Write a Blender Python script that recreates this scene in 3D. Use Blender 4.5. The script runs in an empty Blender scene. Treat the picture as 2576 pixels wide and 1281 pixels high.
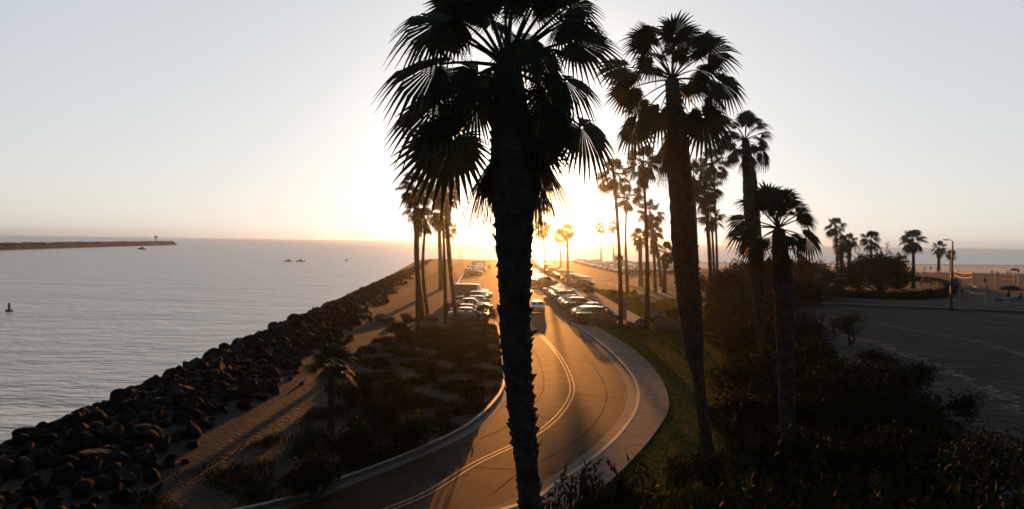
import bpy, math, random
import numpy as np
from mathutils import Vector, Matrix
R = math.radians
sc = bpy.context.scene
col = sc.collection

# ------------------------------------------------------------------ camera
FPX = 24.0 / 36.0 * 2576.0
CAMH = 9.0
cam_d = bpy.data.cameras.new("camera"); cam = bpy.data.objects.new("camera", cam_d)
col.objects.link(cam); sc.camera = cam
cam_d.lens = 24.0; cam_d.sensor_width = 36.0
cam_d.clip_start = 0.1; cam_d.clip_end = 30000.0
CM = (Matrix.Translation((0, 0, CAMH)) @ Matrix.Rotation(R(90 - 1.19), 4, 'X') @ Matrix.Rotation(R(0.76), 4, 'Z'))
cam.matrix_world = CM
cam_d.dof.use_dof = True
cam_d.dof.focus_distance = 11.0
cam_d.dof.aperture_fstop = 1.2
cam_d.dof.aperture_blades = 0

# ------------------------------------------------------------------ light and exposure
SUN_EL, SUN_AZ = 4.0, 1.9            # degrees; azimuth from +Y towards +X
EXPOSURE = 1.5
SUN_STRENGTH = 2.0
SKY_STRENGTH = 0.15
HAZE_DENSITY = 0.00018
sun_dir = Vector((math.sin(R(SUN_AZ)) * math.cos(R(SUN_EL)), math.cos(R(SUN_AZ)) * math.cos(R(SUN_EL)), math.sin(R(SUN_EL))))
sd = bpy.data.lights.new("sun", 'SUN'); so = bpy.data.objects.new("sun", sd); col.objects.link(so)
sd.energy = SUN_STRENGTH; sd.angle = R(0.5); sd.color = (1.0, 0.36, 0.075)
so.rotation_euler = (-sun_dir).to_track_quat('-Z', 'Y').to_euler()
so.location = sun_dir * 400

world = bpy.data.worlds.new("World"); sc.world = world; world.use_nodes = True
wn = world.node_tree.nodes; wl = world.node_tree.links; wn.clear()
w_out = wn.new('ShaderNodeOutputWorld'); w_bg = wn.new('ShaderNodeBackground')
sky = wn.new('ShaderNodeTexSky'); sky.sky_type = 'NISHITA'; sky.sun_disc = False
sky.sun_elevation = R(SUN_EL); sky.sun_rotation = R(SUN_AZ)
sky.air_density = 1.0; sky.dust_density = 1.2; sky.ozone_density = 1.5; sky.altitude = 0
# evening sky: the Nishita sky softened in contrast and saturation, falling off overhead and away from the sun
def wnode(t, **kw):
    n = wn.new(t)
    for k, v in kw.items(): setattr(n, k, v)
    return n
hs = wnode('ShaderNodeHueSaturation'); hs.inputs['Saturation'].default_value = 0.78; wl.new(sky.outputs[0], hs.inputs['Color'])
gm = wnode('ShaderNodeGamma'); gm.inputs[1].default_value = 0.25; wl.new(hs.outputs[0], gm.inputs[0])
w_tc = wnode('ShaderNodeTexCoord'); dt = wnode('ShaderNodeVectorMath', operation='DOT_PRODUCT')
wl.new(w_tc.outputs['Generated'], dt.inputs[0]); dt.inputs[1].default_value = (math.sin(R(SUN_AZ)), math.cos(R(SUN_AZ)), 0)
mr = wnode('ShaderNodeMapRange', interpolation_type='SMOOTHERSTEP')
mr.inputs['From Min'].default_value = 0.30; mr.inputs['From Max'].default_value = 0.84; mr.inputs['To Min'].default_value = 0.0; mr.inputs['To Max'].default_value = 1.0
wl.new(dt.outputs['Value'], mr.inputs['Value'])
tint = wnode('ShaderNodeMixRGB', blend_type='MULTIPLY'); tint.inputs[0].default_value = 1.0; tint.inputs[2].default_value = (1.22, 1.26, 1.34, 1)
wl.new(gm.outputs[0], tint.inputs[1])
ml = wnode('ShaderNodeMixRGB', blend_type='MULTIPLY'); ml.inputs[0].default_value = 1.0
fall = wnode('ShaderNodeMixRGB'); fall.inputs[1].default_value = (0.085, 0.115, 0.14, 1); fall.inputs[2].default_value = (1, 1, 1, 1)
wl.new(mr.outputs[0], fall.inputs[0])
wl.new(tint.outputs[0], ml.inputs[1]); wl.new(fall.outputs[0], ml.inputs[2])
# bright white aureole round the hidden sun
sdot = wnode('ShaderNodeVectorMath', operation='DOT_PRODUCT'); wl.new(w_tc.outputs['Generated'], sdot.inputs[0]); sdot.inputs[1].default_value = tuple(sun_dir)
smax = wnode('ShaderNodeMath', operation='MAXIMUM'); wl.new(sdot.outputs['Value'], smax.inputs[0]); smax.inputs[1].default_value = 0.0
spow = wnode('ShaderNodeMath', operation='POWER'); wl.new(smax.outputs[0], spow.inputs[0]); spow.inputs[1].default_value = 75.0
glow = wnode('ShaderNodeMixRGB'); glow.inputs[1].default_value = (0, 0, 0, 1); glow.inputs[2].default_value = (2.6, 2.45, 2.05, 1); wl.new(spow.outputs[0], glow.inputs[0])
addg = wnode('ShaderNodeMixRGB', blend_type='ADD'); addg.inputs[0].default_value = 1.0
wl.new(ml.outputs[0], addg.inputs[1]); wl.new(glow.outputs[0], addg.inputs[2])
wl.new(addg.outputs[0], w_bg.inputs[0]); w_bg.inputs[1].default_value = SKY_STRENGTH
wl.new(w_bg.outputs[0], w_out.inputs[0])

sc.view_settings.view_transform = 'Standard'; sc.view_settings.look = 'None'
sc.view_settings.exposure = EXPOSURE; sc.view_settings.gamma = 1.0
sc.render.engine = 'CYCLES'
cy = sc.cycles
cy.use_denoising = True
try: cy.denoiser = 'OPENIMAGEDENOISE'
except Exception: pass
cy.max_bounces = 6; cy.diffuse_bounces = 2; cy.glossy_bounces = 3; cy.transmission_bounces = 4
cy.volume_bounces = 0; cy.transparent_max_bounces = 12
cy.caustics_reflective = False; cy.caustics_refractive = False
cy.sample_clamp_indirect = 6.0
cy.volume_max_steps = 256

# ------------------------------------------------------------------ picture <-> place (2576 x 1281 photo units)
def ray(px, py):
    d = CM.to_3x3() @ Vector(((px - 1288) / FPX, -(py - 640.5) / FPX, -1))
    return d.normalized()
CO = Vector((0, 0, CAMH))
def at(px, py, z=0.0):
    d = ray(px, py); return CO + d * ((z - CAMH) / d.z)
def atY(px, py, Y):
    d = ray(px, py); return CO + d * (Y / d.y)

# ------------------------------------------------------------------ helpers
class MB:
    def __init__(s): s.v = []; s.f = []; s.m = []
    def add(s, vs, fs, mi=0):
        o = len(s.v); s.v.extend([tuple(p) for p in vs])
        for f in fs: s.f.append(tuple(i + o for i in f)); s.m.append(mi)
    def quad(s, a, b, c, d, mi=0): s.add((a, b, c, d), ((0, 1, 2, 3),), mi)
    def box(s, lo, hi, mi=0, mat=None):
        x0, y0, z0 = lo; x1, y1, z1 = hi
        vs = [Vector(p) for p in ((x0,y0,z0),(x1,y0,z0),(x1,y1,z0),(x0,y1,z0),(x0,y0,z1),(x1,y0,z1),(x1,y1,z1),(x0,y1,z1))]
        if mat is not None: vs = [mat @ p for p in vs]
        s.add(vs, ((0,3,2,1),(4,5,6,7),(0,1,5,4),(1,2,6,5),(2,3,7,6),(3,0,4,7)), mi)
    def tube(s, pts, rads, n=8, mi=0, cap=True):
        pts = [Vector(p) for p in pts]
        rings = []
        for i, p in enumerate(pts):
            t = (pts[min(i + 1, len(pts) - 1)] - pts[max(i - 1, 0)])
            if t.length < 1e-9: t = Vector((0, 0, 1))
            t.normalize()
            a = Vector((1, 0, 0)) if abs(t.x) < 0.8 else Vector((0, 1, 0))
            u = t.cross(a).normalized(); w = t.cross(u)
            rings.append([p + (u * math.cos(2 * math.pi * k / n) + w * math.sin(2 * math.pi * k / n)) * rads[i] for k in range(n)])
        vs = [q for r in rings for q in r]; fs = []
        for i in range(len(pts) - 1):
            for k in range(n):
                k2 = (k + 1) % n
                fs.append((i*n+k, i*n+k2, (i+1)*n+k2, (i+1)*n+k))
        if cap:
            fs.append(tuple(range(n - 1, -1, -1))); fs.append(tuple((len(pts)-1)*n + k for k in range(n)))
        s.add(vs, fs, mi)
    def poly(s, pts, mi=0): s.add(pts, (tuple(range(len(pts))),), mi)
    def mesh(s, name, mats, smooth=False):
        me = bpy.data.meshes.new(name); me.from_pydata(s.v, [], s.f)
        for m in mats: me.materials.append(m)
        if len(mats) > 1: me.polygons.foreach_set('material_index', s.m)
        if smooth: me.polygons.foreach_set('use_smooth', [True] * len(me.polygons))
        me.update(); return me
    def build(s, name, mats, parent=None, smooth=False, loc=None):
        if not isinstance(mats, (list, tuple)): mats = [mats]
        return link(name, s.mesh(name, mats, smooth), parent, loc)
def link(name, me, parent=None, loc=None):
    o = bpy.data.objects.new(name, me); col.objects.link(o)
    if parent is not None: o.parent = parent
    if loc is not None: o.location = loc
    return o
def tag(o, label=None, cat=None, group=None, kind=None):
    if label: o['label'] = label
    if cat: o['category'] = cat
    if group: o['group'] = group
    if kind: o['kind'] = kind
    return o
def empty(name, loc=(0, 0, 0), rz=0.0):
    o = bpy.data.objects.new(name, None); col.objects.link(o)
    o.location = loc; o.rotation_euler = (0, 0, rz); o.empty_display_size = 0.2
    return o
def copy_tree(o, parent=None):
    c = o.copy(); col.objects.link(c); c.parent = parent
    for ch in list(o.children): copy_tree(ch, c)
    return c
def spline(pts, step=0.8):
    P = [Vector(p) for p in pts]; out = []
    for i in range(len(P) - 1):
        p0 = P[max(i - 1, 0)]; p1 = P[i]; p2 = P[i + 1]; p3 = P[min(i + 2, len(P) - 1)]
        n = max(2, int((p2 - p1).length / step))
        for k in range(n):
            t = k / n
            out.append(0.5 * ((2 * p1) + (p2 - p0) * t + (2 * p0 - 5 * p1 + 4 * p2 - p3) * t * t + (3 * p1 - p0 - 3 * p2 + p3) * t ** 3))
    out.append(P[-1]); return out
def offset(line, d):
    out = []
    for i, p in enumerate(line):
        t = line[min(i + 1, len(line) - 1)] - line[max(i - 1, 0)]; t.z = 0; t.normalize()
        out.append(p + Vector((t.y, -t.x, 0)) * d)          # +d = to the right of travel
    return out
def strip(mb, A, B, z=0.0, mi=0):
    n = min(len(A), len(B))
    for i in range(n - 1):
        mb.quad((A[i].x, A[i].y, z), (B[i].x, B[i].y, z), (B[i+1].x, B[i+1].y, z), (A[i+1].x, A[i+1].y, z), mi)
def resample(line, n):
    L = [0]
    for i in range(len(line) - 1): L.append(L[-1] + (line[i+1] - line[i]).length)
    out = []; j = 0
    for k in range(n):
        t = L[-1] * k / (n - 1)
        while j < len(line) - 2 and L[j + 1] < t: j += 1
        u = (t - L[j]) / max(1e-9, L[j+1] - L[j]); out.append(line[j].lerp(line[j+1], min(1, u)))
    return out

# ------------------------------------------------------------------ materials
def mat(name, c1, c2=None, rough=0.8, scale=4.0, bump=0.0, bscale=None, spec=0.5, metal=0.0, coat=0.0, detail=6, trans=0.0, stretch=None, ramp=(0.35, 0.65), bdist=0.05):
    m = bpy.data.materials.new(name); m.use_nodes = True
    n = m.node_tree.nodes; l = m.node_tree.links
    b = n['Principled BSDF']
    b.inputs['Roughness'].default_value = rough; b.inputs['Metallic'].default_value = metal
    b.inputs['Specular IOR Level'].default_value = spec
    b.inputs['Coat Weight'].default_value = coat; b.inputs['Coat Roughness'].default_value = 0.12
    b.inputs['Base Color'].default_value = (*c1, 1)
    tc = n.new('ShaderNodeTexCoord'); src = tc.outputs['Object']
    if stretch:
        mp = n.new('ShaderNodeMapping'); mp.inputs['Scale'].default_value = stretch
        l.new(src, mp.inputs[0]); src = mp.outputs[0]
    if c2 is not None:
        t = n.new('ShaderNodeTexNoise'); t.inputs['Scale'].default_value = scale; t.inputs['Detail'].default_value = detail
        t.inputs['Roughness'].default_value = 0.6
        r = n.new('ShaderNodeValToRGB'); r.color_ramp.elements[0].position = ramp[0]; r.color_ramp.elements[1].position = ramp[1]
        r.color_ramp.elements[0].color = (*c1, 1); r.color_ramp.elements[1].color = (*c2, 1)
        l.new(src, t.inputs['Vector']); l.new(t.outputs['Fac'], r.inputs[0]); l.new(r.outputs[0], b.inputs['Base Color'])
        csrc = r.outputs[0]
    if bump > 0:
        t2 = n.new('ShaderNodeTexNoise'); t2.inputs['Scale'].default_value = bscale or scale * 4; t2.inputs['Detail'].default_value = detail
        bp = n.new('ShaderNodeBump'); bp.inputs['Strength'].default_value = bump; bp.inputs['Distance'].default_value = bdist
        l.new(src, t2.inputs['Vector']); l.new(t2.outputs['Fac'], bp.inputs['Height']); l.new(bp.outputs[0], b.inputs['Normal'])
    if trans > 0:
        tr = n.new('ShaderNodeBsdfTranslucent'); mx = n.new('ShaderNodeMixShader'); mx.inputs[0].default_value = trans
        if c2 is not None: l.new(csrc, tr.inputs[0])
        else: tr.inputs[0].default_value = (*c1, 1)
        l.new(b.outputs[0], mx.inputs[1]); l.new(tr.outputs[0], mx.inputs[2]); l.new(mx.outputs[0], n['Material Output'].inputs[0])
    return m
M = {}
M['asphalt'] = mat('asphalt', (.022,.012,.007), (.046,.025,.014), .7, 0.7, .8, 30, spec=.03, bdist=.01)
M['lot'] = mat('lot_asphalt', (.028,.020,.014), (.055,.038,.027), .75, 0.35, .4, 30, spec=.06, bdist=.01)
M['concrete'] = mat('concrete', (.18,.130,.108), (.26,.192,.160), .9, 1.6, .3, 40, spec=.15, bdist=.006)
M['kerb'] = mat('kerb_concrete', (.20,.155,.12), (.28,.22,.17), .6, 3, .2, 30, spec=.2, bdist=.006)
M['gutter'] = mat('gutter_concrete', (.05,.038,.030), (.085,.065,.052), .8, 2.5, .2, 40, bdist=.006)
M['paint_yellow'] = mat('line_yellow', (.30,.19,.05), (.13,.085,.035), .6, 4, spec=.2)
M['paint_white'] = mat('line_white', (.7,.68,.64), (.5,.48,.45), .5, 5)
M['dirt'] = mat('dirt', (.020,.017,.013), (.042,.031,.023), .95, .5, 1.0, 6, spec=.2, bdist=.12)
M['track'] = mat('track_dirt', (.014,.012,.010), (.036,.026,.019), .95, .45, 1.0, 3, spec=.2, bdist=.22, ramp=(.42,.62))
M['sand'] = mat('sand', (.050,.044,.040), (.085,.072,.063), .95, .15, 1.0, 1.2, spec=.2, bdist=.35)
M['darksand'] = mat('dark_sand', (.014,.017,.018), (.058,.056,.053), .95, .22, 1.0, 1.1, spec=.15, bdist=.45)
M['streak'] = mat('sunlit_sand_tint', (.10,.08,.06), (.30,.22,.15), .9, 1.2, 1.0, 1.6, spec=.3, bdist=.35)  # low sunlight raking the dark lot, painted as paler sand
M['wet'] = mat('wet_sand_sunglow', (.55,.30,.12), (.70,.40,.17), .5, .06, .6, 1.0, metal=.7, bdist=.15)  # wet sand; the sun's orange sheen is put into its base colour
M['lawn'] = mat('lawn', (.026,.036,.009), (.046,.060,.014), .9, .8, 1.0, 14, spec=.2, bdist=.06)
M['bedsoil'] = mat('planting_soil', (.028,.024,.018), (.060,.050,.034), .95, .9, 1.0, 6, spec=.15, bdist=.15)
M['grass'] = mat('grass_blade', (.080,.088,.013), (.115,.120,.020), .7, 1.0, trans=.5, spec=.1)
M['cover'] = mat('ground_cover_leaf', (.014,.024,.010), (.034,.042,.016), .8, 1.0, trans=.2, spec=.05)
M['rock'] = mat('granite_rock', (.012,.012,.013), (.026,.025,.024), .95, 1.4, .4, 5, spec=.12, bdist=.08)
M['core'] = mat('rock_fill', (.03,.029,.028), (.05,.047,.044), .95, 2, .8, 5, spec=.1)
M['boulder'] = mat('boulder_rock', (.10,.085,.07), (.18,.15,.125), .85, 1.8, .8, 6, spec=.25, bdist=.05)
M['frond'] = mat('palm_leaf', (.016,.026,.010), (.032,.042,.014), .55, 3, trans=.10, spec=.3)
M['dead'] = mat('dead_palm_leaf', (.050,.035,.020), (.085,.060,.035), .85, 3, trans=.10, spec=.2)
M['trunk'] = mat('palm_trunk', (.050,.042,.036), (.12,.10,.085), .9, 4, .8, 14, spec=.15, bdist=.04)
M['bark'] = mat('shrub_bark', (.035,.028,.022), (.06,.05,.04), .9, 4, .5, 14, spec=.15)
M['leaf'] = mat('shrub_leaf', (.012,.022,.010), (.028,.038,.016), .8, 2, trans=.12, spec=.06)
M['leaf2'] = mat('shrub_leaf_olive', (.020,.022,.011), (.040,.038,.018), .8, 2, trans=.15, spec=.06)
M['tyre'] = mat('tyre_rubber', (.015,.015,.015), rough=.8)
M['rim'] = mat('alloy_rim', (.45,.45,.46), rough=.3, metal=.9)
M['trim'] = mat('black_trim', (.015,.015,.016), rough=.5)
M['seat'] = mat('seat_fabric', (.04,.035,.03), rough=.9)
M['wood'] = mat('weathered_wood', (.22,.16,.11), (.30,.23,.16), .7, 6, .4, 30, stretch=(1,8,8), bdist=.01)
M['steel'] = mat('grey_steel', (.07,.07,.07), rough=.6)
M['whitepost'] = mat('painted_post', (.62,.58,.52), (.48,.44,.40), .6, 5)
M['net'] = mat('net_tape', (.75,.62,.36), rough=.6, trans=.5)
M['signwhite'] = mat('sign_panel', (.62,.64,.68), (.54,.56,.60), .6, 3)
M['signink'] = mat('sign_print', (.20,.21,.24), rough=.6)
M['signblue'] = mat('blue_sign', (.03,.07,.22), (.05,.10,.28), .6, 3)
M['skin'] = mat('skin', (.30,.17,.11), rough=.6)
M['shorts_red'] = mat('red_cloth', (.35,.05,.04), rough=.9)
M['shorts_blue'] = mat('blue_cloth', (.05,.08,.18), rough=.9)
M['shorts_dark'] = mat('dark_cloth', (.03,.03,.035), rough=.9)
M['shorts_white'] = mat('white_cloth', (.6,.58,.55), rough=.9)
M['hair'] = mat('dark_hair', (.02,.014,.01), rough=.7)
M['hullwhite'] = mat('boat_white', (.75,.75,.74), (.66,.66,.65), .35, 4, coat=.5)
M['hulldark'] = mat('boat_dark', (.06,.045,.035), rough=.5)
M['buoyred'] = mat('buoy_red', (.22,.05,.03), (.12,.04,.03), .6, 5)
M['canvas_dark'] = mat('dark_canvas', (.035,.04,.035), rough=.9)
M['canvas_red'] = mat('red_canvas', (.45,.06,.04), rough=.8)
M['foam'] = mat('sea_foam', (.75,.75,.74), (.55,.56,.56), .8, .6)
def emit(name, c, s):
    m = mat(name, c, rough=.3); b = m.node_tree.nodes['Principled BSDF']
    b.inputs['Emission Color'].default_value = (*c, 1); b.inputs['Emission Strength'].default_value = s; return m
M['tail'] = mat('tail_lens', (.35,.01,.01), rough=.15, coat=1)
M['tail_on'] = emit('tail_lamp_lit', (.9,.03,.02), .25)
M['head'] = mat('head_lens', (.6,.6,.6), rough=.08, coat=1, metal=.6)
M['plate'] = mat('number_plate', (.6,.6,.58), rough=.5)
def glassmat():
    m = bpy.data.materials.new('car_glass'); m.use_nodes = True; n = m.node_tree.nodes; l = m.node_tree.links; n.clear()
    o = n.new('ShaderNodeOutputMaterial'); g = n.new('ShaderNodeBsdfGlossy'); t = n.new('ShaderNodeBsdfTransparent'); x = n.new('ShaderNodeMixShader')
    g.inputs['Roughness'].default_value = .03; t.inputs[0].default_value = (.62,.68,.60,1)
    f = n.new('ShaderNodeFresnel'); f.inputs[0].default_value = 1.5
    l.new(f.outputs[0], x.inputs[0]); l.new(t.outputs[0], x.inputs[1]); l.new(g.outputs[0], x.inputs[2]); l.new(x.outputs[0], o.inputs[0]); return m
M['glass'] = glassmat()
def watermat():
    m = bpy.data.materials.new('sea_water'); m.use_nodes = True; n = m.node_tree.nodes; l = m.node_tree.links
    b = n['Principled BSDF']; b.inputs['Base Color'].default_value = (.62,.62,.57,1); b.inputs['Metallic'].default_value = .42; b.inputs['Roughness'].default_value = .30
    b.inputs['IOR'].default_value = 1.33
    tc = n.new('ShaderNodeTexCoord')
    prev = None
    for sx, sy, dist, det, st in ((.025,.065,2.2,3,.8),(.085,.22,1.15,3,.9),(.28,.75,.75,4,1.0),(.9,2.4,.34,4,1.0)):
        mp = n.new('ShaderNodeMapping'); mp.inputs['Scale'].default_value = (sx, sy, 1); mp.inputs['Rotation'].default_value = (0,0,R(12))
        t = n.new('ShaderNodeTexNoise'); t.inputs['Scale'].default_value = 1.0; t.inputs['Detail'].default_value = det
        bp = n.new('ShaderNodeBump'); bp.inputs['Strength'].default_value = st; bp.inputs['Distance'].default_value = dist
        l.new(tc.outputs['Object'], mp.inputs[0]); l.new(mp.outputs[0], t.inputs['Vector']); l.new(t.outputs['Fac'], bp.inputs['Height'])
        if prev: l.new(prev.outputs[0], bp.inputs['Normal'])
        prev = bp
    l.new(prev.outputs[0], b.inputs['Normal']); return m
M['water'] = watermat()
def paintmat(name, c, metal=0.3):
    return mat('car_paint_' + name, c, rough=.32, metal=metal, coat=1.0)
PAINT = {'silver': paintmat('silver', (.42,.42,.43), .6), 'white': paintmat('white', (.72,.72,.71), 0), 'black': paintmat('black', (.012,.012,.013), .1),
         'grey': paintmat('grey', (.13,.13,.135), .5), 'dark red': paintmat('dark_red', (.12,.015,.015), .2), 'dark blue': paintmat('dark_blue', (.02,.03,.08), .3),
         'brown': paintmat('brown', (.07,.045,.03), .4), 'dark green': paintmat('dark_green', (.02,.04,.025), .2)}

# ------------------------------------------------------------------ the setting
SEA = -3.0
rng = random.Random(7)
def struct(name, mb, m, smooth=False, parent=None): return tag(mb.build(name, m, parent, smooth), kind='structure')
mb = MB(); mb.quad((-4600, -300, SEA), (4600, -300, SEA), (4600, 4400, SEA), (-4600, 4400, SEA)); struct('sea', mb, M['water'])
# kerbs and centre line as read from the photo
def gl(pts): return [at(x, y) for x, y in pts]
kl = [Vector((-16, 17.5, 0))] + gl([(660,1281),(870,1210),(1050,1140),(1180,1075),(1250,1010),(1272,962),(1267,900),(1257,835)]) + [Vector((-1.6, 73, 0))]
kr = [Vector((-6, 18.5, 0))] + gl([(1290,1281),(1390,1225),(1480,1165),(1560,1090),(1600,1020),(1590,955),(1535,890),(1475,840),(1437,817)])
cl = [Vector((-10, 18.5, 0))] + gl([(980,1281),(1200,1165),(1360,1085),(1428,1015),(1437,960),(1402,890),(1352,835)]) + [Vector((1.4, 80, 0)), Vector((-1.5, 125, 0)), Vector((-5.0, 200, 0)), Vector((-9, 292, 0))]
swo = [Vector((-3, 19.0, 0))] + gl([(1330,1330),(1470,1265),(1560,1195),(1648,1095),(1683,1020),(1655,945),(1590,880),(1497,822)])
KL = spline(kl); KR = spline(kr); CL = spline(cl); SW = spline(swo)
land = [(-14.5,-20),(-19.5,20),(-21.5,40),(-23.5,75),(-26,110),(-31,180),(-38,262),(-40,300),(-30,312),(60,316),(140,322),(260,338),(700,420),(900,500),(900,-20)]
mb = MB(); mb.poly([(x, y, 0) for x, y in land]); struct('ground', mb, M['dirt'])
# sand field on the right, wet sand by the shore with painted sun sheen, dark lot in front of the kerb
mb = MB(); mb.poly([(x, y, .006) for x, y in [(46,102.4),(900,60),(900,490),(700,410),(260,331),(140,315),(62,309),(44,290),(44,180),(47,140)]]); struct('beach_sand', mb, M['sand'])
mb = MB(); mb.poly([(x, y, .012) for x, y in [(62,240),(110,232),(250,232),(900,262),(900,480),(700,405),(260,328),(140,312.5),(62,306)]]); struct('wet_sand_sunglow', mb, M['wet'])
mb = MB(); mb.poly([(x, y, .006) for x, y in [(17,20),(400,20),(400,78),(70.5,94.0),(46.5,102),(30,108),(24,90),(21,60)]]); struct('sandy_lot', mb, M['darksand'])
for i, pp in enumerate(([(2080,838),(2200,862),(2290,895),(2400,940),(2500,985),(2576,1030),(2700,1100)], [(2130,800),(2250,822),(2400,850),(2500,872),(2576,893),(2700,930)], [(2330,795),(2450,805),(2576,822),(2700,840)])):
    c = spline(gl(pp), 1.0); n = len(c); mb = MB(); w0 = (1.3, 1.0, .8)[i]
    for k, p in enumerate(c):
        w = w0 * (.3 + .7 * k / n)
        for j in range(int(2 + 9 * k / n)):                  # loose pale patches: sun streaks painted on in a lighter sand colour
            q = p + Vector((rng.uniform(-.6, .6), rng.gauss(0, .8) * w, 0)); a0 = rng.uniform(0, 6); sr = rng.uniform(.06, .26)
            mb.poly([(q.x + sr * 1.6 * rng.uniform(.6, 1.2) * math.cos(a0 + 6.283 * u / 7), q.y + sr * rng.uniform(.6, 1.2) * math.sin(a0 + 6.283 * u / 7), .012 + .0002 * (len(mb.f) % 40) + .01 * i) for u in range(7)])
    struct('sun_streak', mb, M['streak'])
# car park and road
mb = MB(); mb.poly([(x, y, .010) for x, y in [(-8.2,71),(-1.6,70),(6.3,71.5),(6.4,73.4),(12.6,75.5),(12.6,124),(15.5,127.5),(19,127),(22.6,116),(24.0,140),(25.0,157),(34,184),(62,184),(74,300),(-29,306),(-12.6,160),(-8.6,110)]]); struct('car_park', mb, M['lot'])
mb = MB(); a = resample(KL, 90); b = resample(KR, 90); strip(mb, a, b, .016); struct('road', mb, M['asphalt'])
def raised(name, A, B, z, m, sides=True):
    mb = MB(); n = min(len(A), len(B)); A = A[:n]; B = B[:n]; strip(mb, A, B, z)
    if sides:
        for L in (A, B):
            for i in range(n - 1): mb.quad((L[i].x, L[i].y, -.05), (L[i+1].x, L[i+1].y, -.05), (L[i+1].x, L[i+1].y, z), (L[i].x, L[i].y, z))
    return struct(name, mb, m)
raised('kerb', offset(KR, 0.0), offset(KR, .17), .15, M['kerb'])
raised('gutter', offset(KR, -.55), offset(KR, -.003), .022, M['gutter'], False)
raised('kerb', offset(KL, -.17), offset(KL, 0.0), .15, M['kerb'])
raised('gutter', offset(KL, .003), offset(KL, .5), .022, M['gutter'], False)
a = resample(offset(KR, .175), 120); b = resample(SW, 120)
raised('sidewalk', a, b, .14, M['concrete'])
mb = MB()
for k in range(3, 118, 3):                                   # expansion joints of the sidewalk
    p, q = a[k], b[k]; t = (q - p).normalized(); s = Vector((-t.y, t.x, 0)) * .02
    mb.quad(*[(v.x, v.y, .144) for v in (p - s, q - s, q + s, p + s)])
struct('sidewalk_joint', mb, M['gutter'])
mb = MB()
for d in (-.17, .07):
    strip(mb, offset(CL, d), offset(CL, d + .09), .022)
struct('road_marking', mb, M['paint_yellow'])
mb = MB()                                                    # cracks and joints across the road
for (x0, y0, x1, y1) in ((1020,1155,1290,1182),(1290,1182,1420,1190),(1180,1195,1060,1196),(1360,1050,1420,1052),(1500,1095,1560,1100),(1295,1095,1360,1098),(1440,905,1530,915),(1400,985,1560,1000)):
    c = spline([at(x0, y0), at((x0+x1)/2, (y0+y1)/2 + 3), at(x1, y1)], .5)
    for v in c: v.x += rng.uniform(-.03,.03); v.y += rng.uniform(-.05,.05)
    strip(mb, offset(c, -.022), offset(c, .022), .020)
for d, y0, y1 in ((2.05, 24, 60), (-1.75, 30, 66)):          # worn seams along the lanes
    c = [p for p in offset(CL, d) if y0 < p.y < y1]; strip(mb, offset(c, -.02), offset(c, .02), .019)
struct('road_crack', mb, mat('crack_filler', (.012,.008,.006), rough=.9, spec=.02))
# second walk behind the parked row, walk and kerb beyond the picnic lawn
def walk(name, pts, w, z, m):
    c = spline([Vector((x, y, 0)) for x, y in pts], 2.0); return raised(name, offset(c, -w/2), offset(c, w/2), z, m)
walk('sidewalk', [(14.3,74.8),(14.0,90),(13.8,110),(13.9,126)], 2.2, .13, M['concrete'])
walk('sidewalk', [(26.5,108),(26.2,125),(26.6,150),(36,182)], 2.4, .13, M['concrete'])
walk('kerb', [(24.7,107),(24.6,125),(25.2,151),(35,184)], .2, .15, M['kerb'])
c = spline([at(1990,764), at(2240,774), at(2576,787), at(2800,797)], 2)
raised('kerb', offset(c, -.25), offset(c, .25), .32, M['kerb'])
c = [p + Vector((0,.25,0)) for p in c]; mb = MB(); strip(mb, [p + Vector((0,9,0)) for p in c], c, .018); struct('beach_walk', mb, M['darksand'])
# lawns
mb = MB(); sw2 = resample(SW, 60)
lawn = [(p.x + .02, p.y) for p in sw2[4:]] + [(12.9,74.6),(15.45,74.8),(15.15,90),(14.95,110),(15.05,127.2),(18.8,126.6),(22.4,115.6),(24.4,104),(27,90),(19,72),(17.5,55),(14.5,40),(11,30),(6,22)]
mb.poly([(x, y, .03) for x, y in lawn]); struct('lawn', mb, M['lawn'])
mb = MB(); mb.poly([(x, y, .03) for x, y in [(27.8,106),(27.5,125),(27.9,150),(37.5,181),(60,183),(47,140),(44,104)]]); struct('lawn', mb, M['lawn'])
mb = MB(); mb.poly([(x, y, .03) for x, y in [(43,117),(60,118),(78,124),(82,134),(80,150),(70,158),(48,158),(44,140)]]); struct('lawn', mb, M['lawn'])
# planting bed left of the road, footpath of bare dirt beside the rocks
kin = offset(KL, -.18)
mb = MB(); bl = [p for p in kin if p.y > 17]
mb.poly([(p.x, p.y, .012) for p in bl] + [(-7.5,70.5,.012),(-12,60,.012),(-12.3,48,.012),(-10.8,40,.012),(-9.9,33,.012),(-12,26,.012),(-18.5,18.2,.012)]); struct('planting_bed', mb, M['bedsoil'])
mb = MB(); c = spline([Vector(p) for p in ((-17,14,0),(-13.4,22,0),(-11.4,30,0),(-11.6,38,0),(-13.2,47,0),(-14.2,58,0),(-14.6,75,0),(-16,100,0),(-20,140,0),(-27,200,0))], 1.5)
L1 = []; L2 = []
for k, p in enumerate(c):
    w = 1.5 + .6 * math.sin(k * .31) + .45 * math.sin(k * .83) + .3 * math.sin(k * 1.9)
    L1.append(p - Vector((w, 0, 0))); L2.append(p + Vector((w * (.9 + .35 * math.sin(k * .6)), 0, 0)))
strip(mb, L1, L2, .008); struct('dirt_path', mb, M['track'])
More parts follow.
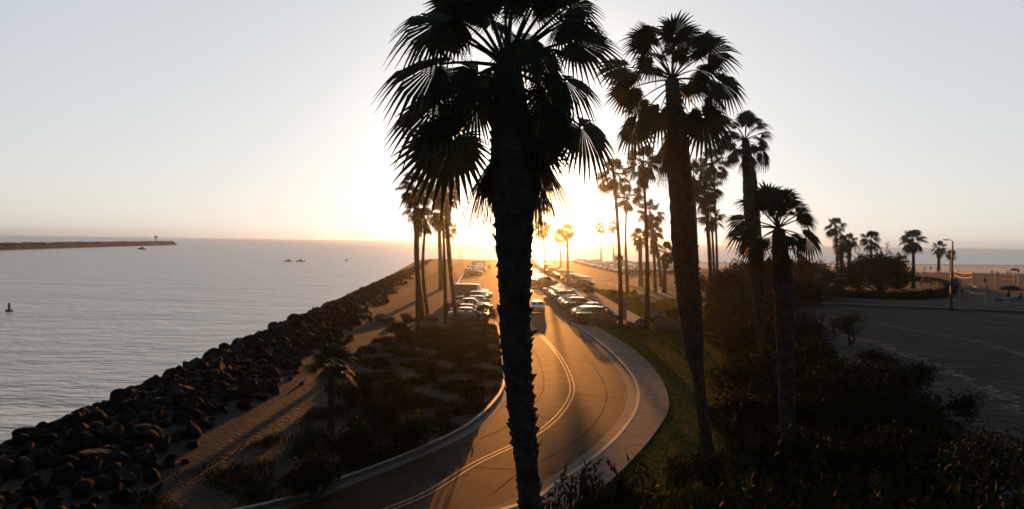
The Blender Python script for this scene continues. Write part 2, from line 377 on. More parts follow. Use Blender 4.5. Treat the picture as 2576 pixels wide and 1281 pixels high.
# white bay lines, arrows and edge line in the car park
def axis(x0, Y): return Vector((x0 - .043 * (Y - 74), Y, 0))
mb = MB()
def bar(a, b, w, z=.016):
    t = (b - a).normalized(); s = Vector((-t.y, t.x, 0)) * w / 2
    mb.quad(*[(v.x, v.y, z) for v in (a - s, b - s, b + s, a + s)])
for k in range(13): bar(axis(6.9, 75.2 + 3.8*k), axis(12.2, 77.4 + 3.8*k), .12)
for k in range(12): bar(axis(-1.9, 74.6 + 3.8*k), axis(-7.6, 75.6 + 3.8*k), .12)
for k in range(38):
    bar(axis(7.2, 137 + 4*k), axis(12.6, 139 + 4*k), .12); bar(axis(14.2, 137 + 4*k), axis(19.6, 139 + 4*k), .12)
bar(axis(-8.3, 135), axis(-8.3, 190), .35)
for (x, y) in ((1493,697),(1517,704),(1530,712),(1545,716),(1562,720),(1500,704)):
    p = at(x, y); bar(p + Vector((-1.3,0,0)), p + Vector((1.3,.4,0)), 1.0); 
for (x, y) in ((1337,722),(1340,731),(1500,1)) [:2]:
    p = at(x, y); bar(p + Vector((-1.2,0,0)), p + Vector((1.2,0,0)), 1.2)
struct('road_marking', mb, M['paint_white'])
# bank under the loose rocks
mb = MB(); ys = list(range(6, 300, 6)); prof = ((8.0,-.02),(6.5,.25),(3.5,.65),(1.0,.55),(-1.5,-.5),(-5,-2.2),(-8.5,-3.6))
def cx(y): return -18.6 - .055 * y
rows = [[(cx(y) + px, y, pz) for px, pz in prof] for y in ys]
for i in range(len(rows) - 1):
    for j in range(len(prof) - 1): mb.quad(rows[i][j], rows[i][j+1], rows[i+1][j+1], rows[i+1][j])
struct('rock_bank', mb, M['core'])

# ------------------------------------------------------------------ rocks
import bmesh
def rock_mesh(name, seed, m, cuts=12, sub=2):
    r = random.Random(seed); bm = bmesh.new(); bmesh.ops.create_icosphere(bm, subdivisions=sub + 1, radius=1.0)
    planes = []
    for k in range(cuts):
        n = Vector((r.gauss(0,1), r.gauss(0,1), r.gauss(0,1))).normalized(); planes.append((n, r.uniform(.44,.78)))
    sx, sy, sz = r.uniform(.85,1.25), r.uniform(.75,1.05), r.uniform(.6,.85)
    for v in bm.verts:
        for n, d in planes:
            e = v.co.dot(n) - d
            if e > 0: v.co -= n * e
        v.co += Vector((r.gauss(0,1), r.gauss(0,1), r.gauss(0,1))) * .018
        v.co = Vector((v.co.x * sx, v.co.y * sy, v.co.z * sz))
    me = bpy.data.meshes.new(name); bm.to_mesh(me); bm.free(); me.materials.append(m); return me
RM = [rock_mesh('rock', 100 + k, M['rock']) for k in range(10)]
def bank_z(dx):
    pr = sorted(prof)
    for (x0, z0), (x1, z1) in zip(pr, pr[1:]):
        if x0 <= dx <= x1: return z0 + (z1 - z0) * (dx - x0) / (x1 - x0)
    return 0
spots = []
y = 9.0
while y < 290:
    st = .70 if y < 75 else 1.1
    dx = -5.5
    while dx < 7.1 + .7 * math.sin(y * .35) - max(0, (y - 60) * .03):
        spots.append((y + rng.uniform(-.6,.6), dx + rng.uniform(-.5,.5))); dx += st * rng.uniform(.9,1.25)
    y += st
ind = []
for (yy, dx) in spots:
    x = cx(yy) + dx; z = bank_z(dx)
    vis = 26 < yy < 90 and dx > -2.2
    ind.append((0 if vis else 1, yy, dx, x, z))
ind.sort()
rest = MB(); cnt = 0
for (v, yy, dx, x, z) in ind:
    s = rng.uniform(.30, .66) * (1.12 if abs(dx - 1) < 2.5 else .95) * (1.35 if rng.random() < .10 else 1)
    if dx > 6.6: s *= rng.uniform(.45, .9)
    rot = (rng.uniform(0,6.28), rng.uniform(0,6.28), rng.uniform(0,6.28))
    me = RM[rng.randrange(10)]
    if v == 0 and cnt < 296:
        o = link('rock', me, None, (x, yy, z + .12 * s)); o.rotation_euler = rot; o.scale = (s, s, s); cnt += 1
        tag(o, 'dark angular rock in the sea wall of rocks along the water', 'rock', 'rocks of the sea wall')
    elif yy > 26 or yy > 8:
        mt = Matrix.LocRotScale(Vector((x, yy, z + .12 * s)), Matrix.Identity(3), Vector((s, s, s)))
        from mathutils import Euler
        mt = Matrix.LocRotScale(Vector((x, yy, z + .12 * s)), Euler(rot), Vector((s, s, s)))
        rest.add([mt @ vv.co for vv in me.vertices], [tuple(p.vertices) for p in me.polygons])
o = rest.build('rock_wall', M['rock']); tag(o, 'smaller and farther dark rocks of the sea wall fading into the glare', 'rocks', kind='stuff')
# boulders that stop cars, each a thing
for (px, py, s, lab) in ((1510,818,1.5,'big flat boulder in front of the brown minivan at the end of the parked row'),
        (1592,828,1.0,'round boulder right of the white sign at the end of the walk'), (1617,824,1.15,'boulder against the foot of the tall lawn palm with a shaggy collar'),
        (1648,806,1.35,'brown boulder on the lawn behind its bigger grey neighbour, right of the tall palm'), (1672,833,1.5,'grey boulder at the edge of the dark shrubs, rightmost on the lawn'),
        (968,808,1.0,'round boulder on the dirt between the rock wall and the palms, middle of three'), (912,803,.95,'low boulder at the foot of the rock wall, leftmost of three on the dirt'),
        (1026,806,1.1,'flat topped boulder on the dirt left of the slender palm trunk'),(1085,805,.9,'low dark boulder on the dirt behind the left palm trunks')):
    p = at(px, py); o = link('boulder', rock_mesh('boulder', int(px), M['boulder'], 6), None, (p.x, p.y, .30 * s)); o.scale = (s * .95, s * .8, s * .85); o.rotation_euler = (0, 0, px * .37)
    tag(o, lab, 'boulder')

# ------------------------------------------------------------------ palms
UP = Vector((0, 0, 1))
def frond(mb, origin, hub, e, n, Rb, nseg=40, spread=150, gd=.35, fold=.25, mi=0, r=None, sag=.0, split=.55, curve=.18, pw=.03, tipw=.004, detail=1):
    """one fan leaf: petiole from origin to hub, pleated fan round axis e with face normal n"""
    r = r or random
    o = Vector(origin); h = Vector(hub); L = (h - o).length
    pts = []
    for k in range(5 if detail else 3):
        t = k / (4 if detail else 2); pts.append(o.lerp(h, t) + UP * (sag * L * 4 * t * (1 - t)))
    mb.tube(pts, [pw * (1 - .55 * k / (len(pts) - 1)) for k in range(len(pts))], 5 if detail else 3, mi, False)
    e = Vector(e).normalized(); s = e.cross(Vector(n)).normalized(); n = s.cross(e).normalized()
    dth = R(2 * spread) / nseg
    rad = (.04, .30, split, .80, 1.0) if detail else (.04, split, 1.0)
    for i in range(nseg):
        th = -R(spread) + (i + .5) * dth
        c, sn = math.cos(th), math.sin(th)
        ln = Rb * (.60 + .40 * math.cos(th * .80)) * r.uniform(.90, 1.06)
        d = (e * c + s * sn - n * (fold * abs(sn) ** 1.3)).normalized()
        td = (s * c - e * sn).normalized()
        nn = d.cross(td).normalized()
        if nn.dot(n) < 0: nn = -nn
        droop = gd * r.uniform(.8, 1.25) * (1.6 if r.random() < .06 else 1); side = r.uniform(-.05, .05)
        cols = []
        for t in rad:
            p = h + d * (ln * t) - n * (curve * ln * t * t * max(0, c + .3)) + td * (side * ln * max(0, t - split))
            p = p - UP * (droop * ln * max(0, t - split + .06) ** 1.25 * 2.4)
            tt = min(t, split)
            w = ln * tt * math.tan(dth / 2) * 1.04
            if t > split: w = max(tipw, w * (1 - (t - split) / (1 - split)) ** .6 * .86)
            cols.append((p - td * w, p + nn * (w * .55), p + td * w))
        vs = [q for cc in cols for q in cc]; fs = []
        for k in range(len(rad) - 1):
            a = 3 * k
            fs += [(a, a+1, a+4, a+3), (a+1, a+2, a+5, a+4)]
        mb.add(vs, fs, mi)
    return mb
def trunk_mb(pts, rads, boots=None, seed=1, n=12, bl=.22, step=.25):
    """trunk along pts; boots=(from,to) fraction with broken leaf bases sticking out"""
    r = random.Random(seed); mb = MB(); P = spline(pts, step); m = len(P)
    def rad(t):
        t *= len(rads) - 1; k = min(int(t), len(rads) - 2); return rads[k] + (rads[k+1] - rads[k]) * (t - k)
    mb.tube(P, [rad(i / (m - 1)) * (1 + r.uniform(-.04, .04) + (.05 if i % 2 else 0)) for i in range(m)], n)
    if boots:
        f0, f1, dens = boots; i0, i1 = int(f0 * (m - 1)), int(f1 * (m - 1)); ang = r.uniform(0, 6)
        length = sum((P[i+1] - P[i]).length for i in range(i0, i1)); cnt = int(length * dens)
        for k in range(cnt):
            u = i0 + (i1 - i0) * (k + r.random() * .6) / cnt; i = min(int(u), m - 2); p = P[i].lerp(P[i+1], u - i); rr = rad(u / (m - 1))
            ang += 2.399 + r.uniform(-.25, .25); o = Vector((math.cos(ang), math.sin(ang), 0)); td = Vector((-o.y, o.x, 0))
            l = bl * r.uniform(.25, 1.35); w = rr * r.uniform(.20, .40); lift = r.uniform(.55, 1.35)
            if r.random() < .12: l *= 1.7; lift *= .5
            b = p + o * rr * .86; tip = p + o * (rr + l * r.uniform(.12, .42)) + UP * l * lift + td * r.uniform(-.06, .06)
            mb.add([b - td * w, b + td * w, b + UP * .14 + td * w * .7 + o * l * .14, b + UP * .14 - td * w * .7 + o * l * .14, tip + td * w * .28, tip - td * w * .28, b - UP * .12 + o * .02],
                   [(0,1,2,3),(3,2,4,5),(0,5,4,1),(0,3,5),(1,4,2),(0,1,6)])
    return mb
def skirt(mb, apex, r0, length, cnt, r, Rb, mi=0):
    """dead leaves hanging round the trunk below the crown"""
    for k in range(cnt):
        a = r.uniform(0, 6.283); o = Vector((math.cos(a), math.sin(a), 0)); z = -r.uniform(.05, 1) * length
        b = apex + UP * (z + .3) + o * r0 * .8; h = b + o * r.uniform(.10, .30) * Rb * 1.2 - UP * Rb * r.uniform(.15, .4)
        frond(mb, b, h, (o * r.uniform(.05, .35) - UP), o, Rb * r.uniform(.65, .95), 16, r.uniform(40, 75), .1, .3, mi, r, split=.5, detail=0, pw=.02)
def crown_mesh(name, seed, Rb, pet, cnt, nseg, lo=-55, hi=85, dead=6, slen=1.2, r0=.2, detail=0):
    """generic crown about its origin (top of the trunk): live fans, then a collar of dead ones"""
    r = random.Random(seed); mb = MB(); dm = MB()
    for k in range(cnt):
        a = k * 2.399 + r.uniform(-.3, .3); el = R(lo + (hi - lo) * ((k + .5) / cnt) ** .85 + r.uniform(-8, 8))
        d = Vector((math.cos(a) * math.cos(el), math.sin(a) * math.cos(el), math.sin(el)))
        pl = pet * r.uniform(.8, 1.2); hub = d * pl - UP * (.12 * pl)
        e = (d - UP * r.uniform(.15, .55) * (1 - .6 * max(0, math.sin(el)))).normalized()
        nrm = (UP * 1.0 + d * .2 + Vector((r.gauss(0,.45), r.gauss(0,.45), 0)))
        if abs(nrm.normalized().dot(e)) > .93: nrm = Vector((-d.y, d.x, .3)) + Vector((r.gauss(0,.4), r.gauss(0,.4), 0))
        frond(mb, d * .05, hub, e, nrm, Rb * r.uniform(.85, 1.15), nseg, 135, r.uniform(.15, .4), r.uniform(.15, .5), 0, r, detail=detail, pw=.03, split=.6)
    if dead: skirt(dm, Vector((0, 0, 0)), r0, slen, dead, r, Rb)
    me = mb.mesh(name, [M['frond']]); ds = dm.mesh(name + '_skirt', [M['dead']]) if dead else None
    return me, ds
CR = [crown_mesh('crown', 11 + k, .95, .95, (18, 15, 20, 17)[k], 18, dead=(8, 6, 16, 12)[k], slen=(1.0, .8, 2.6, 1.6)[k]) for k in range(4)]
BIGC = [crown_mesh('crown', 31 + k, 1.0, 1.0, 30, 30, dead=16, slen=2.6, r0=.3) for k in range(2)]
def palm(name, label, base, top, rb, rt, ci, cs, group=None, boots=None, seed=1, bend=0.0, cat='palm tree', crowns=None, collar=True, zbase=0.0):
    t = empty(name, (base.x, base.y, zbase)); b0 = Vector((0, 0, 0)); tp = Vector(top) - Vector((base.x, base.y, zbase))
    mid = tp * .5 + Vector((bend, 0, 0))
    trunk_mb([b0 - UP * .2, b0.lerp(mid, .5) + Vector((bend*.2,0,0)), mid, mid.lerp(tp, .5) + Vector((bend*.2,0,0)), tp], [rb * 1.25, rb, rb * .5 + rt * .5, rt, rt], boots, seed, 9, .16, .5).build('trunk', M['trunk'], t, True)
    me, ds = (crowns or CR)[ci]; rz = seed * 1.7
    o = link('crown', me, t, tp); o.scale = (cs, cs, cs); o.rotation_euler = (0, 0, rz)
    if ds is not None and collar: o = link('dead_leaf_skirt', ds, t, tp); o.scale = (cs, cs, cs); o.rotation_euler = (0, 0, rz)
    return tag(t, label, cat, group)
# (trunk foot px, crown centre px, crown radius px, crown variant, foot radius m, top radius m, bend, label)
PL = [
 ((1051,833),(1040,466),46,0,.20,.13,.1,'slender leftmost palm of the clump left of the road, its crown behind the big leaves'),
 ((1064,804),(1051,518),40,2,.26,.30,-.4,'palm with a thick shaggy brown collar, second trunk from the left in the left clump'),
 ((1077,797),(1072,552),36,1,.20,.16,-.5,'short leaning palm behind the shaggy one in the left clump'),
 ((1111,727),(1103,535),34,3,.45,.34,0,'pale hazy palm with a stout trunk, farther back in the left clump'),
 ((1121,817),(1110,480),42,1,.19,.13,.1,'straight slender palm in the middle of the left clump, foot beside the parked cars'),
 ((1150,811),(1122,478),44,2,.20,.22,-.3,'curving palm with a hanging collar, rightmost of the left clump by the silver car'),
 ((1136,683),(1130,575),24,1,.30,.2,0,'far hazy palm behind the left clump near the end of the lane'),
 ((1370,696),(1363,572),24,0,.26,.18,.3,'thin palm just right of the big trunk, nearly lost in the sun glare'),
 ((1411,677),(1406,592),20,1,.30,.2,.2,'smaller of the two palms together in the car park median'),
 ((1429,715),(1425,578),22,2,.30,.2,.1,'taller of two palms together in the car park median, with a dead leaf collar'),
 ((1512,662),(1509,570),15,0,.34,.25,.2,'left one of two far palms by the water where the car park ends'),
 ((1545,658),(1541,567),14,3,.34,.25,-.2,'right one of two far palms by the water where the car park ends'),
 ((1562,826),(1544,432),46,0,.22,.15,.2,'tall palm standing behind the white sign post'),
 ((1580,742),(1577,492),38,1,.27,.15,-.3,'slimmer palm with a flared foot beside the picnic table'),
 ((1628,827),(1617,402),50,2,.24,.15,.2,'tall palm on the lawn with a ball of dead leaves under its crown'),
 ((1649,738),(1635,530),36,3,.28,.22,.2,'palm of middle height behind the tall lawn palm'),
 ((1613,722),(1609,592),26,2,.45,.34,0,'short stout palm with a low round crown beyond the picnic tables'),
 ((1664,722),(1645,580),30,2,.35,.3,.2,'shaggy palm leaning behind the tall lawn palm'),
 ((1671,738),(1674,632),30,3,.4,.3,0,'low bushy palm left of the second large trunk'),
 ((1757,782),(1745,440),48,3,.2,.15,.1,'palm just right of the second large trunk with a ragged crown'),
 ((1790,770),(1771,468),46,2,.3,.26,.2,'thick collared palm between two slender ones right of the second large trunk'),
 ((1806,765),(1794,402),44,0,.2,.13,.1,'slender tall palm to the left of the third large palm'),
 ((1800,745),(1790,545),36,1,.25,.2,0,'lower palm in front of the slender ones right of the second large trunk'),
 ((2106,705),(2102,566),26,0,.32,.26,.1,'tallest palm of the group behind the hedge, above the dark bushes'),
 ((2138,712),(2135,603),24,2,.5,.4,0,'stout collared palm behind the hedge, beside the tallest one'),
 ((2118,715),(2116,610),24,2,.5,.4,0,'stout collared palm half hidden behind its twin over the hedge'),
 ((2193,718),(2190,602),28,1,.34,.26,.1,'palm with upright crown at the middle of the hedge'),
 ((2297,726),(2296,600),32,0,.36,.27,.1,'lone palm with a round open crown at the right end of the hedge'),
 ((2261,720),(2262,655),24,3,.36,.3,0,'short palm between the dark bush and the lone palm'),
 ((2361,685),(2362,622),19,3,.5,.4,0,'small far palm left of the lamp post, on the beach'),
 ((2393,684),(2392,640),14,1,.5,.4,0,'tiny far palm whose crown shows behind the lamp post'),
]
for k, (f, c, cr, ci, rb, rt, bend, lab) in enumerate(PL):
    p = at(*f); top = atY(c[0], c[1] + cr * .12, p.y); Rm = cr * p.y / FPX
    palm('palm_tree', lab, p, top, rb, rt, ci, Rm / 1.62, seed=k + 1, bend=bend, boots=(.72, .97, 7))
# ---- the three large palms and the broad one: every leaf its own part
def leaf_part(t, origin, hub, tip, nrm, gd=.35, fold=.3, nseg=46, spread=145, m='frond', r=None, split=.55, loc=None, sag=.05):
    mb = MB(); O = Vector(t.location)
    frond(mb, Vector(origin) - O, Vector(hub) - O, Vector(tip) - Vector(hub), nrm, (Vector(tip) - Vector(hub)).length, nseg, spread, gd, fold, 0, r, split=split, sag=sag, pw=.035)
    return mb.build('frond' if m == 'frond' else 'dead_frond', M[m], t)
def big_palm(label, base, tr, leaves, Y, boots, seed, bl, extra=10, Rx=1.0, pet=1.0, nseg=46, deadset=(), lo=-25, hi=85, back=True):
    """tr = list of (px, py, radius px) along the trunk from the top down; leaves = (hub px, hub py, tip px, tip py, dY hub, dY tip)"""
    r = random.Random(seed); t = empty('palm_tree', base)
    pts = [base - UP * .2] + [atY(x, y, Y) for x, y, w in reversed(tr)]
    rads = [tr[-1][2] * Y / FPX] + [w * Y / FPX for x, y, w in reversed(tr)]
    # even out radii along the length
    P = spline(pts, .25); L = [0]
    for i in range(len(pts) - 1): L.append(L[-1] + (pts[i+1] - pts[i]).length)
    rr = []
    for k in range(25):
        d = L[-1] * k / 24; j = max(i for i in range(len(L)) if L[i] <= d + 1e-6); j = min(j, len(L) - 2)
        u = (d - L[j]) / (L[j+1] - L[j]); rr.append(rads[j] + (rads[j+1] - rads[j]) * u)
    mb = trunk_mb([p - base for p in pts], rr, boots, seed, 14, bl); mb.build('trunk', M['trunk'], t)
    apex = atY(tr[0][0], tr[0][1], Y); view = (CO - apex).normalized()
    for i, lf in enumerate(leaves):
        hx, hy, tx, ty, dh, dt = lf[:6]; face = lf[6] if len(lf) > 6 else .55
        hub = atY(hx, hy, Y + dh); tip = atY(tx, ty, Y + dt); e = (tip - hub).normalized()
        dead = i in deadset
        low = max(0.0, min(1.0, (hy - tr[0][1]) / 250.0)); o = apex - UP * (low * (1.6 if dead else .5) * pet)
        if dead: o = hub + (Vector((apex.x, apex.y, hub.z)) - hub) * .8 + UP * .15
        nrm = view * face + UP * (1 - face) + Vector((r.gauss(0,.12), r.gauss(0,.12), r.gauss(0,.12)))
        if abs(nrm.normalized().dot(e)) > .9: nrm = view + Vector((r.gauss(0,.3), 0, r.gauss(0,.3)))
        hub, tip = (hub, tip) if dead else (hub.lerp(tip, .30), hub.lerp(tip, 1.12)); leaf_part(t, o, hub, tip, nrm, r.uniform(.14,.34), r.uniform(.08,.40), nseg, r.uniform(135, 160) if not dead else 26, 'dead' if dead else 'frond', r, r.uniform(.56,.66))
    for k in range(extra):
        a = k * 2.399 + 1; el = R(lo + (hi - lo) * (k + .5) / extra)
        d = Vector((math.cos(a) * math.cos(el), (abs(math.sin(a)) if back else math.sin(a)) * math.cos(el), math.sin(el))); hub = apex + d * pet * r.uniform(.8,1.1)
        e = (d - UP * r.uniform(.1,.5)).normalized(); n = UP + Vector((r.gauss(0,.4), r.gauss(0,.4), 0))
        if abs(n.normalized().dot(e)) > .9: n = view
        hub = hub + e * Rx * .25; leaf_part(t, apex, hub, hub + e * Rx * r.uniform(.75,.88), n, r.uniform(.15,.35), r.uniform(.1,.4), nseg, 145, 'frond', r, .6)
    return tag(t, label, 'palm tree')
base = Vector((atY(1392, 1281, 10).x + .12, 10.0, 0))
big_palm('huge dark palm in the foreground blocking the sun, its crown cut by the frame', base,
  [(1274,170,34),(1283,260,44),(1287,360,52),(1292,460,55),(1292,560,46),(1295,700,39),(1295,820,36),(1304,960,32),(1317,1100,29),(1334,1281,27)],
  [(1170,62,985,45,-.3,-.3),(1165,150,958,190,-.2,-.4),(1165,225,985,325,.2,.1),(1195,300,1020,450,-.3,-.5),(1190,60,1150,-90,.2,.4),(1222,150,1160,270,-.5,-.8,.9),
   (1250,385,1208,560,-.1,-.1),(1345,365,1372,560,-.1,-.2),(1345,245,1400,390,-.3,-.5),(1385,110,1560,90,.0,.0),(1390,185,1505,245,-.4,-.6),(1430,285,1540,400,-.2,-.4),
   (1330,60,1350,-110,.1,.3),(1400,40,1490,-30,.3,.5),(1280,50,1250,-110,-.2,-.3),(1225,225,1140,330,.5,.8,.8),(1215,80,1060,10,.6,.9),
   (1345,130,1420,230,.5,.8),(1390,60,1480,20,-.5,-.8),(1300,70,1330,170,-.7,-1.1,.9),(1240,400,1222,530,.2,.3),(1345,440,1366,590,.1,.1),(1215,175,1085,255,.6,.8),(1345,190,1440,310,.4,.6),(1335,330,1390,440,.3,.3),(1280,60,1290,-40,-.4,-.6),(1210,20,1080,-30,.1,.2),(1370,20,1440,-70,.0,.1)],
  10.0, (.35, .96, 90), 5, .16, extra=8, Rx=.9, pet=.95, nseg=40, deadset=(6,7,20,21), lo=25)
def hubs(L, X0, Y0, k): return [(X0 + a*k, Y0 + b*k, X0 + c*k, Y0 + d*k) + tuple(rest) for a, b, c, d, *rest in L]
p = atY(1812, 1281, 24.0); base = Vector((p.x, 24.0, 0))
big_palm('second largest palm with dark fan crown and narrow foot, right of the huge one', base,
  [(1690,200,16),(1694,250,19),(1702,330,26),(1712,470,29),(1724,650,31),(1738,800,28),(1748,900,22),(1755,935,15),(1765,1020,14),(1786,1170,15)],
  hubs([(500,310,520,50,0,0),(380,330,220,150,.2,.3),(250,430,20,420,-.3,-.5),(285,520,105,670,.3,.4),(295,720,180,950,-.2,-.3),(670,420,840,180,.2,.4),(730,500,970,590,-.3,-.5),
        (640,660,810,940,-.2,-.4),(440,640,360,880,-.6,-.8),(420,250,300,140,.5,.8),(560,300,640,120,.5,.8),(640,350,760,170,-.5,-.8),(700,590,860,700,.4,.6),(520,420,560,300,-.8,-1.2,.8),
        (330,600,190,740,.7,1.0),(590,680,640,880,.5,.7),(450,900,420,1130,-.1,-.1),(560,880,590,1080,-.1,-.1),(470,1000,440,1180,.1,.1),(400,420,260,380,-.7,-1.1),(650,520,830,560,.8,1.1),(500,760,480,960,-.5,-.6,.9)], 1497, 0, .3928),
  24.0, (.42, .95, 44), 9, .17, extra=9, Rx=1.25, pet=1.2, nseg=36, deadset=(16,17,18,21), lo=5)
p = atY(1925, 960, 46.0); base = Vector((p.x, 46.0, 0))
big_palm('third large palm, dark and slightly leaning, rising above the bushes', base,
  [(1875,352,8),(1880,400,13),(1886,450,17),(1890,520,19),(1897,600,18),(1906,700,16),(1914,850,11)],
  hubs([(960,830,985,730,0,0),(1040,870,1130,830,.2,.2),(1060,960,1110,1070,0,0),(920,820,880,770,.3,.5),(890,900,830,960,-.2,-.3),(900,980,860,1060,.1,.1),(1020,800,1060,740,.3,.6),(1030,930,1110,940,-.4,-.6),
        (930,940,880,1000,-.5,-.8),(960,1000,950,1100,-.3,-.4),(1010,1000,1030,1090,-.3,-.4),(870,870,800,880,.4,.6),(980,780,960,720,.6,.9)], 1497, 0, .3928),
  46.0, (.40, .95, 18), 13, .2, extra=9, Rx=1.3, pet=1.3, nseg=28, deadset=(9,10), lo=-10)
p = atY(1984, 1210, 26.0); base = Vector((p.x, 26.0, 0))
big_palm('broad low fan palm with upright leaves in front of the third large palm', base,
  [(1958,575,12),(1961,610,18),(1966,680,23),(1972,800,22),(1978,950,20)],
  hubs([(470,380,370,40,0,0),(590,350,660,90,.2,.3),(680,380,800,230,.4,.6),(740,460,950,420,-.3,-.4),(360,340,130,230,-.3,-.5),(280,470,10,440,.2,.3),(300,530,30,640,-.4,-.6),(420,600,230,780,-.3,-.5),
        (640,610,820,680,-.6,-1.0),(760,600,1020,760,.2,.3),(720,780,900,1000,-.3,-.4),(400,780,260,980,-.2,-.3),(540,300,530,90,.5,.8),(520,460,540,200,-.5,-.6,.8),(700,450,850,330,-.7,-1.0),(340,650,160,850,.6,.8),(600,760,640,1000,-.5,-.6),(460,820,430,1020,-.5,-.5)], 1824, 440, .2455),
  26.0, (.40, .95, 22), 17, .2, extra=5, Rx=1.2, pet=.9, nseg=34, deadset=(10,11,16,17), lo=-20)
# small fan palms in the planting bed and low ones by the hedge
def small_palm(label, px, py, h, Rb, cnt, seed, name='small_palm', trunk_r=.16):
    p = at(px, py); r = random.Random(seed); t = empty(name, p)
    trunk_mb([Vector((0,0,-.1)), Vector((.03,0,h*.5)), Vector((0,.02,h))], [trunk_r*1.1, trunk_r, trunk_r*.9], (.05,.95,30), seed, 9, .12, .12).build('trunk', M['trunk'], t)
    for k in range(cnt):
        a = k * 2.399; el = R(-15 + 100 * (k + .5) / cnt); d = Vector((math.cos(a)*math.cos(el), math.sin(a)*math.cos(el), math.sin(el)))
        o = Vector((0,0,h)); hub = o + d * Rb * r.uniform(.55,.8); e = (d - UP * r.uniform(0,.4)).normalized(); n = UP + Vector((r.gauss(0,.4), r.gauss(0,.4), 0))
        if abs(n.normalized().dot(e)) > .9: n = Vector((.3,-1,.2))
        mb = MB(); frond(mb, o, hub, e, n, Rb * r.uniform(.8,1.1), 26, 110, .18, .25, 0, r, pw=.02); mb.build('frond', M['frond'], t)
    return tag(t, label, 'palm tree')
small_palm('small young fan palm with backlit green leaves at the edge of the planting bed', 832, 1085, 2.9, .9, 16, 3)
small_palm('small fan palm beside the left kerb under the parked silver car', 1222, 845, 2.0, .9, 16, 4)
small_palm('tiny fan palm with leaves near the ground in the planting bed', 1015, 890, .5, .9, 14, 5, trunk_r=.1)
small_palm('bushy young palm in front of the stout palms over the hedge', 2082, 752, 1.8, 2.2, 26, 6, trunk_r=.3)
small_palm('low bushy palm with drooping leaves left of the broad fan palm', 1835, 800, 2.6, 2.4, 26, 8, trunk_r=.35)
small_palm('young palm under the dark bushes behind the hedge, leftmost', 2030, 755, 1.5, 1.8, 20, 9, trunk_r=.3)

# ------------------------------------------------------------------ shrubs and twisted trees
def leaf_quad(mb, p, d, w, l, r, mi=0):
    s = d.cross(Vector((r.gauss(0,1), r.gauss(0,1), r.gauss(0,1)))).normalized(); k = p + d * l * .5
    mb.add((p, k + s * w, p + d * l, k - s * w), ((0,1,2,3),), mi)
def shrub_meshes(seed, w, h, clumps, leaves, ll, upright=False, stems=7):
    r = random.Random(seed); st = MB(); lf = MB(); C = []
    for k in range(clumps):
        a = r.uniform(0, 6.283); q = r.random() ** .6 * w * .42; z = h * r.uniform(.30, .92) * (1 - .35 * (q / w))
        C.append((Vector((math.cos(a)*q, math.sin(a)*q, z)), r.uniform(.13,.24) * w))
    for k, (c, rr) in enumerate(C):
        b = Vector((c.x*.12 + r.gauss(0,.06), c.y*.12 + r.gauss(0,.06), -.05)); m = b.lerp(c, .55) + Vector((r.gauss(0,.08)*w, r.gauss(0,.08)*w, 0))
        st.tube([b, m, c, c + Vector((r.gauss(0,.1), r.gauss(0,.1), .5)) * rr], [.05*h/2, .035*h/2, .018*h/2, .005], 5)
        for j in range(leaves):
            d = Vector((r.gauss(0,1), r.gauss(0,1), r.gauss(0,1))).normalized(); q = rr * r.random() ** .45
            p = c + Vector((d.x*q, d.y*q, d.z*q*.8))
            if p.z < .02: continue
            ld = (d * .6 + UP * (1.6 if upright else .3) + Vector((r.gauss(0,.4), r.gauss(0,.4), r.gauss(0,.3)))).normalized()
            leaf_quad(lf, p, ld, ll * (.16 if upright else .30), ll * r.uniform(.7,1.3), r)
        for j in range(3 if upright else 2):                       # shoots that break the outline
            d = Vector((r.gauss(0,.5), r.gauss(0,.5), 1)).normalized(); q0 = c + Vector((r.gauss(0,.5)*rr, r.gauss(0,.5)*rr, rr * .5)); le = rr * r.uniform(.8,1.5)
            for j2 in range(14):
                p = q0 + d * le * j2 / 14; leaf_quad(lf, p, (d + Vector((r.gauss(0,.7), r.gauss(0,.7), r.gauss(0,.3)))).normalized(), ll*.18, ll, r)
    return st.mesh('branches', [M['bark']]), lf
SH = []
for k, (w, h, c, n, ll, up) in enumerate(((2.6,2.2,16,260,.15,False),(3.2,1.9,18,240,.16,False),(2.2,2.6,16,240,.14,True),(1.6,.8,9,160,.12,False),(1.2,.6,7,150,.10,True))):
    s, lf = shrub_meshes(50 + k, w, h, c, n, ll, up); SH.append((s, lf.mesh('foliage', [M['leaf']]), lf.mesh('foliage', [M['leaf2']])))
def shrub(px, py, k, s, label, group=None, sz=1.0, olive=False, pos=None, name='shrub'):
    p = pos if pos is not None else at(px, py); t = empty(name, (p.x, p.y, p.z - .02), (px * 1.3 + py) % 6.28); t.scale = (s, s, s * sz)
    link('branches', SH[k][0], t); link('foliage', SH[k][2 if olive else 1], t); return tag(t, label, 'shrub', group)
r = random.Random(5)
GD = 'dark shrubs massed on the right'
lab_dark = 'dark leafy shrub in the shaded mass between the lawn and the sandy lot'
